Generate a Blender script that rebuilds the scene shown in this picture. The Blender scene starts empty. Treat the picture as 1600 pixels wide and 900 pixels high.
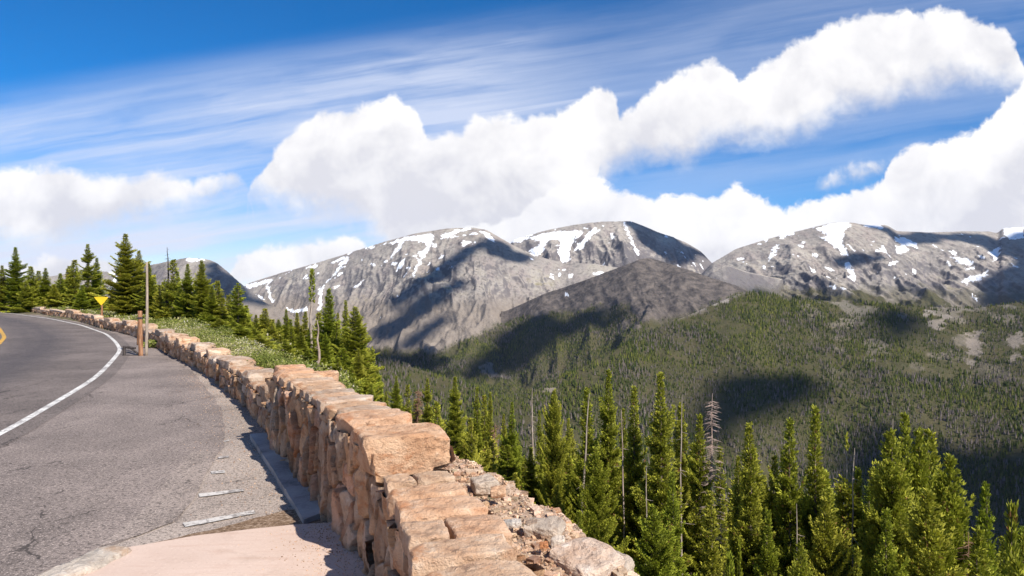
import bpy, math, random
import numpy as np
from mathutils import Vector

random.seed(7)
rng = np.random.default_rng(11)
C = bpy.context.scene.collection
S = bpy.context.scene
F, CX, HY, CH = 1067.0, 800.0, 450.0, 1.75      # focal length in photo pixels, principal point, eye height

# ------------------------------------------------------------------ camera
cam = bpy.data.cameras.new('camera'); cam.lens = 24.0; cam.sensor_width = 36.0
cam.clip_start = 0.05; cam.clip_end = 60000
co = bpy.data.objects.new('camera', cam); C.objects.link(co)
co.location = (0, 0, CH); co.rotation_euler = (math.pi/2, 0, 0)
S.camera = co

# ------------------------------------------------------------------ sun + exposure
SUN = np.array([0.74, -0.80, 1.0]); SUN /= np.linalg.norm(SUN)       # towards the sun
sl = bpy.data.lights.new('sun', 'SUN'); sl.energy = 5.0; sl.angle = math.radians(0.5); sl.color = (1.0, 0.945, 0.85)
so = bpy.data.objects.new('sun', sl); C.objects.link(so)
so.rotation_euler = Vector(-SUN).to_track_quat('-Z', 'Y').to_euler()
S.view_settings.view_transform = 'Standard'; S.view_settings.look = 'None'
S.view_settings.gamma = 1.0; S.view_settings.exposure = 0.56
S.view_settings.use_curve_mapping = False
S.cycles.use_denoising = True
S.cycles.max_bounces = 6; S.cycles.volume_bounces = 0; S.cycles.transparent_max_bounces = 8

# ------------------------------------------------------------------ node helper
class NT:
    def __init__(s, tree): s.t = tree; s.n = tree.nodes; s.l = tree.links
    def put(s, sock, v):
        if v is None: return
        if hasattr(v, 'is_output') or isinstance(v, bpy.types.NodeSocket): s.l.new(v, sock)
        else: sock.default_value = v
    def math(s, op, a, b=None, c=None, clamp=False):
        n = s.n.new('ShaderNodeMath'); n.operation = op; n.use_clamp = clamp
        s.put(n.inputs[0], a); s.put(n.inputs[1], b)
        if c is not None: s.put(n.inputs[2], c)
        return n.outputs[0]
    def vmath(s, op, a, b=None, scale=None):
        n = s.n.new('ShaderNodeVectorMath'); n.operation = op
        s.put(n.inputs[0], a)
        if b is not None: s.put(n.inputs[1], b)
        if scale is not None: s.put(n.inputs['Scale'], scale)
        return n.outputs[0]
    def comb(s, x, y, z=0.0):
        n = s.n.new('ShaderNodeCombineXYZ'); s.put(n.inputs[0], x); s.put(n.inputs[1], y); s.put(n.inputs[2], z)
        return n.outputs[0]
    def sep(s, v):
        n = s.n.new('ShaderNodeSeparateXYZ'); s.l.new(v, n.inputs[0]); return n.outputs
    def noise(s, vec, scale, detail=4, rough=.55, dist=0.0, lac=2.0, col=False):
        n = s.n.new('ShaderNodeTexNoise'); s.put(n.inputs['Vector'], vec)
        n.inputs['Scale'].default_value = scale; n.inputs['Detail'].default_value = detail
        n.inputs['Roughness'].default_value = rough; n.inputs['Distortion'].default_value = dist
        n.inputs['Lacunarity'].default_value = lac
        return n.outputs['Color' if col else 'Fac']
    def voro(s, vec, scale, feature='F1', out='Distance', rand=1.0, detail=0.0):
        n = s.n.new('ShaderNodeTexVoronoi'); n.feature = feature; s.put(n.inputs['Vector'], vec)
        n.inputs['Scale'].default_value = scale; n.inputs['Randomness'].default_value = rand
        if 'Detail' in n.inputs: n.inputs['Detail'].default_value = detail
        return n.outputs[out]
    def mapr(s, v, a, b, c=0.0, d=1.0, smooth=True):
        n = s.n.new('ShaderNodeMapRange'); n.interpolation_type = 'SMOOTHSTEP' if smooth else 'LINEAR'
        s.put(n.inputs[0], v); s.put(n.inputs[1], a); s.put(n.inputs[2], b); s.put(n.inputs[3], c); s.put(n.inputs[4], d)
        return n.outputs[0]
    def mix(s, f, a, b, mode='MIX'):
        n = s.n.new('ShaderNodeMix'); n.data_type = 'RGBA'; n.blend_type = mode; n.clamp_result = False
        s.put(n.inputs[0], f)
        for k, v in ((6, a), (7, b)):
            if isinstance(v, tuple) and len(v) == 3: v = (*v, 1)
            s.put(n.inputs[k], v)
        return n.outputs[2]
    def ramp(s, f, stops, const=False):
        n = s.n.new('ShaderNodeValToRGB'); e = n.color_ramp.elements
        if const: n.color_ramp.interpolation = 'CONSTANT'
        while len(e) < len(stops): e.new(0.5)
        for k, (p, c) in enumerate(stops): e[k].position = p; e[k].color = (*c, 1)
        s.l.new(f, n.inputs[0]); return n.outputs[0]
    def curve(s, v, pts):
        n = s.n.new('ShaderNodeFloatCurve'); m = n.mapping; m.use_clip = True
        cu = m.curves[0]
        while len(cu.points) < len(pts): cu.points.new(0.5, 0.5)
        for k, (x, y) in enumerate(pts): cu.points[k].location = (x, y); cu.points[k].handle_type = 'VECTOR'
        m.update(); s.put(n.inputs['Value'], v); return n.outputs[0]
    def attr(s, name, kind='GEOMETRY', out='Color'):
        n = s.n.new('ShaderNodeAttribute'); n.attribute_name = name; n.attribute_type = kind; return n.outputs[out]
    def bump(s, h, strength, dist):
        n = s.n.new('ShaderNodeBump'); n.inputs['Strength'].default_value = strength; n.inputs['Distance'].default_value = dist
        s.l.new(h, n.inputs['Height']); return n.outputs[0]

def material(name, rough=0.9, spec=0.2):
    m = bpy.data.materials.new(name); m.use_nodes = True
    t = NT(m.node_tree); b = m.node_tree.nodes['Principled BSDF']
    b.inputs['Roughness'].default_value = rough; b.inputs['Specular IOR Level'].default_value = spec
    tc = t.n.new('ShaderNodeTexCoord')
    return m, t, b, tc.outputs['Object']

# ------------------------------------------------------------------ world: sky with cloud field in direction space
def build_world():
    w = bpy.data.worlds.new('World'); S.world = w; w.use_nodes = True
    t = NT(w.node_tree); bg = t.n['Background']; bg.inputs['Strength'].default_value = 0.092
    sky = t.n.new('ShaderNodeTexSky'); sky.sky_type = 'NISHITA'; sky.sun_disc = False
    sky.sun_elevation = math.asin(SUN[2]); sky.sun_rotation = math.atan2(SUN[0], SUN[1])
    sky.altitude = 3300; sky.air_density = 1.0; sky.dust_density = 0.3; sky.ozone_density = 3.0
    hs = t.n.new('ShaderNodeHueSaturation'); hs.inputs['Saturation'].default_value = 1.62
    hs.inputs['Hue'].default_value = 0.502; hs.inputs['Value'].default_value = 1.10
    t.l.new(sky.outputs[0], hs.inputs['Color']); blue = hs.outputs[0]
    tc = t.n.new('ShaderNodeTexCoord'); d = tc.outputs['Generated']
    x, y, z = t.sep(d)[0:3]
    yy = t.math('MAXIMUM', y, 0.12)
    front = t.mapr(y, 0.12, 0.4)
    K = F/1600
    u = t.math('MULTIPLY_ADD', t.math('DIVIDE', x, yy), K, 0.5)           # 0..1 across the view
    v = t.math('MULTIPLY', t.math('DIVIDE', z, yy), F/450)                # 0 horizon .. 1
    q = t.comb(t.math('MULTIPLY', u, 1.777*2), t.math('MULTIPLY', v, 1.0), t.math('MULTIPLY', y, 0.3))
    # billow noise used to break the edges
    n1 = t.noise(q, 3.2, 8, .58, .2)
    vor = t.voro(t.vmath('ADD', q, t.vmath('SCALE', t.noise(q, 6, 3, col=True), scale=.12)), 7.0, 'SMOOTH_F1', detail=3.0)
    bil = t.math('SUBTRACT', t.math('MULTIPLY', t.math('SUBTRACT', n1, .5), 1.0), t.math('MULTIPLY', t.math('SUBTRACT', vor, .42), .26))
    fine = t.math('SUBTRACT', t.noise(q, 17, 6, .62, .3), .5)
    wu = t.math('MULTIPLY_ADD', t.math('SUBTRACT', t.noise(t.vmath('ADD', q, (3.1, 1.7, 0)), 9, 3, .5), .5), .012, u)
    def P(pts): return [(px/1600, (450-py)/450) for px, py in pts]
    def shift(pts): return [(min(max(a, 0), 1), min(max(b, 0), 1)) for a, b in pts]
    def band(top, bot, e_top, e_bot, ntop, nbot):
        T = t.curve(wu, shift(P(top))); B = t.curve(wu, shift(P(bot)))
        dt = t.math('MULTIPLY_ADD', t.math('ADD', bil, .10), ntop, t.math('SUBTRACT', T, v))
        dt = t.math('MULTIPLY_ADD', fine, .075, dt)
        db = t.math('MULTIPLY_ADD', t.math('ADD', bil, .10), nbot, t.math('SUBTRACT', v, B))
        db = t.math('MULTIPLY_ADD', fine, .09, db)
        a = t.math('MULTIPLY', t.mapr(dt, 0.0, e_top), t.mapr(db, -0.01, e_bot))
        # depth above the base: lit heads, grey bases
        rel = t.math('DIVIDE', t.math('SUBTRACT', v, B), t.math('MAXIMUM', t.math('SUBTRACT', T, B), .06))
        return a, rel, dt
    A = band([(0,450),(372,450),(386,310),(398,266),(430,226),(465,196),(500,180),(545,168),(580,155),(620,147),(650,163),(668,200),(720,195),
              (745,166),(775,178),(820,185),(850,172),(880,175),(915,148),(935,132),(955,138),(968,176),(1010,145),(1055,108),(1080,90),(1112,82),
              (1145,102),(1157,124),(1180,100),(1215,82),(1232,62),(1265,56),(1300,44),(1330,24),(1355,8),(1390,12),(1410,4),(1445,12),(1495,16),
              (1535,30),(1570,42),(1588,66),(1600,110)],
             [(0,440),(372,450),(384,318),(430,338),(500,352),(560,362),(600,400),(620,450),(925,450),(935,300),(980,272),(1080,262),(1100,244),
              (1150,230),(1240,228),(1280,216),(1310,190),(1375,180),(1405,165),(1460,156),(1500,148),(1550,146),(1600,150)], .032, .12, .13, .13)
    B = band([(0,450),(590,450),(620,380),(800,330),(900,280),(930,272),(960,290),(1000,300),(1050,304),(1100,302),(1150,288),(1180,294),(1210,312),
              (1232,322),(1262,312),(1300,304),(1340,296),(1382,276),(1396,240),(1430,222),(1470,214),(1520,194),(1560,170),(1600,128)],
             [(0,450),(1600,450)], .025, .05, .12, .02)
    E = band([(0,268),(30,264),(85,256),(112,254),(130,268),(200,266),(260,258),(300,275),(340,255),(372,258),(392,285),(400,440),(420,450),(1600,450)],
             [(0,392),(50,392),(100,388),(150,380),(200,362),(250,350),(300,335),(340,315),(392,300),(400,450),(1600,450)], .05, .10, .11, .10)
    G = band([(0,410),(60,402),(75,394),(100,402),(130,392),(180,394),(200,425),(240,450),(345,450),(372,396),(410,380),(430,388),(460,384),(520,370),
              (560,374),(590,395),(620,450),(1600,450)], [(0,450),(1600,450)], .03, .05, .10, .02)
    W = band([(0,450),(1262,450),(1275,292),(1310,256),(1350,246),(1394,238),(1400,450),(1600,450)],
             [(0,450),(1262,450),(1275,296),(1310,292),(1350,282),(1394,262),(1400,450),(1600,450)], .06, .08, .15, .15)
    # elsewhere in the sky: scattered generic cumulus
    gen = t.math('MULTIPLY', t.mapr(t.noise(t.vmath('MULTIPLY', d, (1, 1, 2.2)), 2.2, 8, .58), .53, .64), t.math('SUBTRACT', 1.0, front))
    gen = t.math('MULTIPLY', gen, t.mapr(z, 0.0, .12))
    # cirrus: streaks rising to the right
    lin = t.math('MULTIPLY_ADD', u, -.55, v)                                  # constant along a streak
    sv = t.comb(t.math('MULTIPLY', u, 2.4), t.math('MULTIPLY', lin, 9.0), 0.0)
    st = t.noise(t.vmath('ADD', sv, t.vmath('SCALE', t.noise(q, 2.2, 3, col=True), scale=.45)), .9, 7, .55, .3)
    st2 = t.noise(t.comb(t.math('MULTIPLY', u, 8.0), t.math('MULTIPLY', lin, 60.0), 3.0), 1.0, 5, .65, .4)
    cm = t.math('MULTIPLY', t.mapr(lin, .74, .50), t.mapr(lin, -.25, .05))
    cir = t.math('MULTIPLY', t.mapr(st, .18, .70), cm)
    cir = t.math('MULTIPLY', cir, t.math('MULTIPLY_ADD', st2, .5, .62))
    cir = t.math('MULTIPLY', cir, t.mapr(u, .42, .62, 1.0, .42))
    cir = t.math('MULTIPLY', cir, front)
    def trail(u0, v0, u1, v1, wd):
        s = (v1-v0)/(u1-u0)
        dd = t.math('ABSOLUTE', t.math('SUBTRACT', t.math('SUBTRACT', v, v0), t.math('MULTIPLY', t.math('SUBTRACT', u, u0), s)))
        k = t.mapr(dd, wd, 0.0)
        k = t.math('MULTIPLY', k, t.mapr(u, u0-.04, u0+.05)); k = t.math('MULTIPLY', k, t.mapr(u, u1+.03, u1-.03))
        return t.math('MULTIPLY', t.math('MULTIPLY', k, t.mapr(st2, .25, .7, .25, 1)), front)
    tr = t.math('MULTIPLY', trail(.28, .50, .62, .68, .012), .30)
    tr = t.math('ADD', tr, t.math('MULTIPLY', trail(.14, .44, .40, .625, .02), .0))
    tr = t.math('ADD', tr, t.math('MULTIPLY', trail(.30, .73, .52, .86, .03), .22))
    cirf = t.math('MINIMUM', t.math('MULTIPLY_ADD', cir, .95, tr), .8)
    horiz = t.math('MULTIPLY', t.mapr(v, .42, -.05), .38)                      # thin veil near the horizon
    # compose
    col = t.mix(t.math('MINIMUM', t.math('ADD', cirf, t.math('MULTIPLY', horiz, front)), 1.0), blue, (6.0, 6.4, 7.5))
    bright, mid, dark = (10.6, 10.2, 10.3), (8.2, 8.2, 8.8), (6.0, 6.05, 6.9)
    nshade = t.noise(t.vmath('ADD', q, (0.05, .09, 0)), 5.0, 7, .55, .3)
    for k, (a, rel, dt) in enumerate((A, B, E, G, W)):
        a = t.math('MULTIPLY', a, front)
        body = t.math('SUBTRACT', t.math('MULTIPLY_ADD', nshade, 2.6, t.math('MULTIPLY', rel, .75)), 1.22)
        body = t.math('MULTIPLY_ADD', bil, 1.6, body)
        if k == 1: body = t.math('SUBTRACT', t.math('MULTIPLY_ADD', nshade, 2.8, t.math('MULTIPLY', t.mapr(dt, .38, .02), .75)), 1.25)
        shade = t.ramp(body, [(0.0, (.79, .785, .83)), (0.26, (.90, .89, .91)), (0.55, (1.0, .985, .99)), (1.0, (1.12, 1.10, 1.08))])
        col = t.mix(a, col, t.vmath('SCALE', shade, scale=7.6))
    col = t.mix(gen, col, (7, 7, 7.3))
    t.l.new(col, bg.inputs['Color'])
    w.cycles.sampling_method = 'MANUAL'; w.cycles.sample_map_resolution = 512
build_world()

# ------------------------------------------------------------------ numpy noise
_perm = np.random.default_rng(5).permutation(4096).astype(np.int64)
def _h(ix, iy, seed): return _perm[(_perm[(ix + seed*131) & 4095] + iy) & 4095] / 4095.0
def vnoise(x, y, seed=0):
    ix = np.floor(x).astype(np.int64); iy = np.floor(y).astype(np.int64)
    fx = x-ix; fy = y-iy; fx = fx*fx*fx*(fx*(fx*6-15)+10); fy = fy*fy*fy*(fy*(fy*6-15)+10)
    a = _h(ix, iy, seed); b = _h(ix+1, iy, seed); c = _h(ix, iy+1, seed); d = _h(ix+1, iy+1, seed)
    return (a*(1-fx)+b*fx)*(1-fy) + (c*(1-fx)+d*fx)*fy
def fbm(x, y, oct=5, seed=0, gain=.5):
    s = 0; a = 1; tot = 0
    for k in range(oct):
        s = s + a*vnoise(x, y, seed+k*7); tot += a; a *= gain
        x, y = 1.9*x*.8-1.9*y*.6+13.1, 1.9*x*.6+1.9*y*.8+7.7
    return s/tot
def ridged(x, y, oct=5, seed=0, gain=.5):
    s = 0; a = 1; tot = 0
    for k in range(oct):
        r = 1-np.abs(2*vnoise(x, y, seed+k*7)-1); s = s + a*r*r; tot += a; a *= gain
        x, y = 2*x*.8-2*y*.6+13.1, 2*x*.6+2*y*.8+7.7
    return s/tot
def sstep(a, b, x):
    t = np.clip((x-a)/(b-a), 0, 1); return t*t*(3-2*t)

# ------------------------------------------------------------------ mesh helpers
def link(name, me, mat=None, parent=None):
    o = bpy.data.objects.new(name, me); C.objects.link(o)
    if mat is not None:
        for m in (mat if isinstance(mat, (list, tuple)) else [mat]): me.materials.append(m)
    if parent is not None: o.parent = parent
    return o
def mesh_np(name, verts, faces, smooth=False, attrs=None):
    """verts (n,3); faces (m,k) all of one size"""
    me = bpy.data.meshes.new(name); verts = np.ascontiguousarray(verts, dtype=np.float32); faces = np.ascontiguousarray(faces, dtype=np.int32)
    m, k = faces.shape
    me.vertices.add(len(verts)); me.vertices.foreach_set('co', verts.ravel())
    me.loops.add(m*k); me.loops.foreach_set('vertex_index', faces.ravel())
    me.polygons.add(m); me.polygons.foreach_set('loop_start', np.arange(0, m*k, k, dtype=np.int32))
    me.polygons.foreach_set('use_smooth', np.full(m, smooth, dtype=bool))
    for nme, (kind, data) in (attrs or {}).items():
        a = me.attributes.new(nme, kind, 'POINT')
        a.data.foreach_set('color' if kind == 'FLOAT_COLOR' else ('vector' if kind == 'FLOAT_VECTOR' else 'value'), np.ascontiguousarray(data, dtype=np.float32).ravel())
    me.update(calc_edges=True); return me
def mesh_any(name, verts, faces, smooth=False):
    me = bpy.data.meshes.new(name); me.from_pydata([tuple(map(float, v)) for v in verts], [], [tuple(f) for f in faces])
    if smooth: me.polygons.foreach_set('use_smooth', [True]*len(me.polygons))
    me.update(); return me
def grid_faces(nr, nc):
    i = np.arange((nr-1)*(nc-1)); r = i//(nc-1); c = i % (nc-1); a = r*nc+c
    return np.stack([a, a+1, a+nc+1, a+nc], 1)
def tag(o, label=None, cat=None, group=None, kind=None):
    if label: o['label'] = label
    if cat: o['category'] = cat
    if group: o['group'] = group
    if kind: o['kind'] = kind
    return o
def empty(name, loc, rz=0, sc=(1, 1, 1)):
    o = bpy.data.objects.new(name, None); C.objects.link(o); o.location = loc; o.rotation_euler = (0, 0, rz); o.scale = sc
    o.empty_display_size = .2; return o
def gp(px, py, z=0.0):
    """point of the level z seen at photo pixel (px,py)"""
    D = (CH-z)*F/(py-HY); return ((px-CX)/F*D, D)

# ------------------------------------------------------------------ wall path (inner face foot) and terrain height
WP = np.array([(3.9,-14),(2.7,-9),(1.5,-5),(.36,0),(-.30,2.5),(-.69,3.8),(-.93,4.3),(-1.46,5.3),(-2.15,6.58),(-2.64,7.5),(-3.05,8.45),(-4.0,10.2),(-5.6,12.9),(-7.25,15.4),
      (-8.8,17.6),(-10.8,20.6),(-13.4,24.4),(-17.8,29.6),(-24.8,38.5),(-33.4,47.6),(-42.8,56.8),(-60,70),(-90,84),(-150,110)], float)
WL = np.concatenate([[0], np.cumsum(np.linalg.norm(np.diff(WP, axis=0), axis=1))])
def wpath(s):
    x = np.interp(s, WL, WP[:, 0]); y = np.interp(s, WL, WP[:, 1]); return x, y
# smoothed path
_ss = np.arange(0, WL[-1], .1); _x, _y = wpath(_ss)
def _sm(a, n):
    for _ in range(n): a[1:-1] = a[1:-1]*.5 + .25*(a[2:]+a[:-2])
    return a
_x = _sm(_x, 18); _y = _sm(_y, 18)
def wp(s):
    x = np.interp(s, _ss, _x); y = np.interp(s, _ss, _y)
    x2 = np.interp(s+.05, _ss, _x)-np.interp(s-.05, _ss, _x); y2 = np.interp(s+.05, _ss, _y)-np.interp(s-.05, _ss, _y)
    l = np.hypot(x2, y2)+1e-9; tx, ty = x2/l, y2/l
    return x, y, tx, ty, ty, -tx            # position, tangent, outward normal (to the valley)
def s_at_y(y): return float(np.interp(y, _y, _ss))
def wall_dist(x, y):
    """signed distance outward from the inner face line, and arc length"""
    best = np.full(x.shape, 1e9); sd = np.zeros(x.shape); ss = np.zeros(x.shape)
    for k in range(len(WP)-1):
        a, b = WP[k], WP[k+1]; d = b-a; L2 = d@d
        tt = ((x-a[0])*d[0]+(y-a[1])*d[1])/L2
        lo = -1e9 if k == 0 else 0; hi = 1e9 if k == len(WP)-2 else 1
        tc = np.clip(tt, lo, hi); ex = x-(a[0]+tc*d[0]); ey = y-(a[1]+tc*d[1]); dd = np.hypot(ex, ey)
        sg = np.sign(ex*d[1]-ey*d[0]); m = dd < best
        best = np.where(m, dd, best); sd = np.where(m, sg*dd, sd); ss = np.where(m, WL[k]+tc*math.sqrt(L2), ss)
    return sd, ss
def lerp(x, pts): p = np.array(pts, float); return np.interp(x, p[:, 0], p[:, 1])
LAY = [  # crest (px,y) / depth (px,Y) / front slope / rugged
 dict(c=[(-900,470),(-300,440),(0,436),(77,432),(107,427),(128,420),(149,423),(184,424),(235,413),(267,407),(293,402),(325,405),(339,411),(355,424),(373,440),(400,459),(413,471),(440,483),(480,505),(520,560)],
      D=[(-900,3000),(150,3600),(300,3400),(500,3000)], s=.50, g=1.2),
 dict(c=[(330,520),(383,444),(440,426),(500,409),(560,390),(600,377),(650,364),(700,356),(740,355),(760,359),(785,373),(800,382),(840,400),(880,410),(930,412),(980,420),(1020,440),(1100,520)],
      D=[(383,4700),(700,4500),(900,4300),(1100,4100)], s=.44, g=1.0),
 dict(c=[(600,600),(740,560),(770,440),(800,374),(850,360),(900,350),(940,346),(985,345),(1010,354),(1030,363),(1050,369),(1075,380),(1095,392),(1112,410),(1140,440),(1200,520)],
      D=[(700,5600),(1200,5600)], s=.52, g=1.3),
 dict(c=[(1040,520),(1085,440),(1112,411),(1150,388),(1200,373),(1250,360),(1300,348),(1330,347),(1360,352),(1385,351),(1402,361),(1450,363),(1500,361),(1545,361),(1560,364),(1566,356),(1600,354),(1700,350),(1900,380),(2600,430)],
      D=[(1040,4700),(1300,4900),(1600,5200),(2600,5200)], s=.42, g=1.0),
 dict(c=[(1000,600),(1070,520),(1085,460),(1110,424),(1135,412),(1160,422),(1185,427),(1215,434),(1250,448),(1280,470),(1340,520)], D=[(1000,4000),(1400,4000)], s=.7, g=1.6),
 dict(c=[(650,540),(700,520),(780,490),(850,459),(900,441),(950,423),(1000,404),(1014,401),(1030,406),(1060,416),(1100,429),(1130,438),(1155,446),(1200,470),(1300,520)],
      D=[(700,3500),(1014,3100),(1200,2600)], s=.42, g=1.5),
 dict(c=[(600,720),(700,668),(800,626),(870,592),(930,562),(980,536),(1040,506),(1080,490),(1120,473),(1150,460),(1175,455),(1220,462),(1270,468),(1330,472),(1380,474),(1420,477),(1470,479),(1520,481),(1560,476),(1600,471),(1800,474),(2600,480)],
      D=[(600,1350),(800,1450),(1000,1700),(1150,2000),(1400,1900),(1700,1800),(2600,1800)], s=.34, g=.45),
 dict(c=[(200,520),(400,528),(520,542),(570,550),(620,566),(700,590),(760,612),(820,632),(900,670),(1000,760)], D=[(200,1500),(600,1500),(1000,1150)], s=.36, g=.4),
]
_pg = np.arange(-900, 2601, 1.0)
def _gs(a, sg):
    k = np.exp(-.5*(np.arange(-3*sg, 3*sg+1)/sg)**2); k /= k.sum(); n = len(k)//2
    return np.convolve(np.pad(a, n, mode='edge'), k, 'valid')
for L in LAY: L['cs'] = _gs(lerp(_pg, L['c']), 3); L['Ds'] = _gs(lerp(_pg, L['D']), 60)
def far_z(x, y, want_idx=False):
    Y = np.maximum(y, 60.0); px = np.clip(CX+F*x/Y, -900, 2600)
    zs = []; zc_all = []
    for L in LAY:
        yc = np.interp(px, _pg, L['cs']); D = np.interp(px, _pg, L['Ds']); zc = CH+(HY-yc)/F*D
        # crest wobbles in depth so faces are not radial sheets
        D2 = D + 260*(fbm(px/130.0, px*0+3.3, 3, 21)-.5)*L['g']
        zc2 = CH+(HY-yc)/F*D2
        t = D2-Y
        f = np.where(t > 0, zc2-L['s']*t*(1.0-.00004*np.clip(t,0,4000)) , zc2+.45*t)
        zs.append(f); zc_all.append(zc2)
    zs = np.stack(zs); k = 14.0; m = zs.max(0); idx = zs.argmax(0)
    m = np.maximum(m, -330.0)
    z = m + k*np.log(np.exp((zs-m)/k).sum(0)+np.exp((-330.0-m)/k)) - k*0.0
    crest = np.take_along_axis(np.stack(zc_all), idx[None], 0)[0]
    g = np.array([L['g'] for L in LAY])[idx]
    below = crest-m
    amp = (np.clip(below/260.0, 0, 1)*.96+.04)*g
    wx = x+120*(fbm(x/400, y/400, 3, 3)-.5); wy = y+120*(fbm(x/400+9, y/400, 3, 4)-.5)
    n = (ridged(wx/520, wy/1000, 6, 31, .50)-.62)*150 + (ridged(wx/130+5, wy/190, 5, 71, .55)-.5)*26 + (ridged(wx/110+(wy/2600), wy/700, 5, 81, .55)-.6)*38 + (fbm(x/35, y/45, 4, 91, .6)-.5)*13
    fade = np.clip((Y-350)/900, 0, 1)
    n = n*np.clip(.35+Y/4500, .35, 1.15)
    z2 = z - np.log(2)*0 + n*amp*fade
    return (z2, idx) if want_idx else z2
def bank_z(w, s):
    """ground outside the wall as a function of outward distance w"""
    near = 1-sstep(s_at_y(8.2), s_at_y(19), s)
    a = np.interp(w, [0, .45, 1.0, 1.35, 2.2, 4, 9, 30, 300, 3000], [.4, .42, .38, .0, -2.2, -5.6, -10, -26, -215, -1500])
    b = np.interp(w, [0, .4, 1.5, 3, 5, 9, 14, 30, 300, 3000], [.2, .28, .40, .0, -1.9, -5.6, -9.8, -23, -210, -1500])
    far = sstep(s_at_y(15), s_at_y(40), s)
    b2 = np.interp(w, [0, .4, 2, 5, 12, 40, 300, 3000], [.1, .12, .2, .0, -2.4, -20, -200, -1500])
    b = b*(1-far)+b2*far
    return a*near+b*(1-near)
def Z(x, y):
    x = np.asarray(x, float); y = np.asarray(y, float)
    sd, ss = wall_dist(x, y)
    zi = np.full(x.shape, -.03) + np.clip((-sd-25), 0, 400)*.25*np.clip((x*-1-30)/40, 0, 1)*(y < 30)
    zb = bank_z(sd, ss) + (fbm(x/3.1, y/3.1, 4, 55)-.5)*np.clip(sd*.12, 0, 1.6) + (fbm(x*2.3, y*2.3, 3, 58)-.5)*.10*np.clip((sd-.4)*3, 0, 1)
    near = zi+(zb-zi)*np.clip((sd-.16)/.12, 0, 1)
    fz = far_z(x, y)
    fz = np.where(y > 200, fz, -1e3)
    return np.where(sd > .3, np.maximum(near, fz), near)
def zat(x, y): return float(Z(np.array([x]), np.array([y]))[0])

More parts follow.
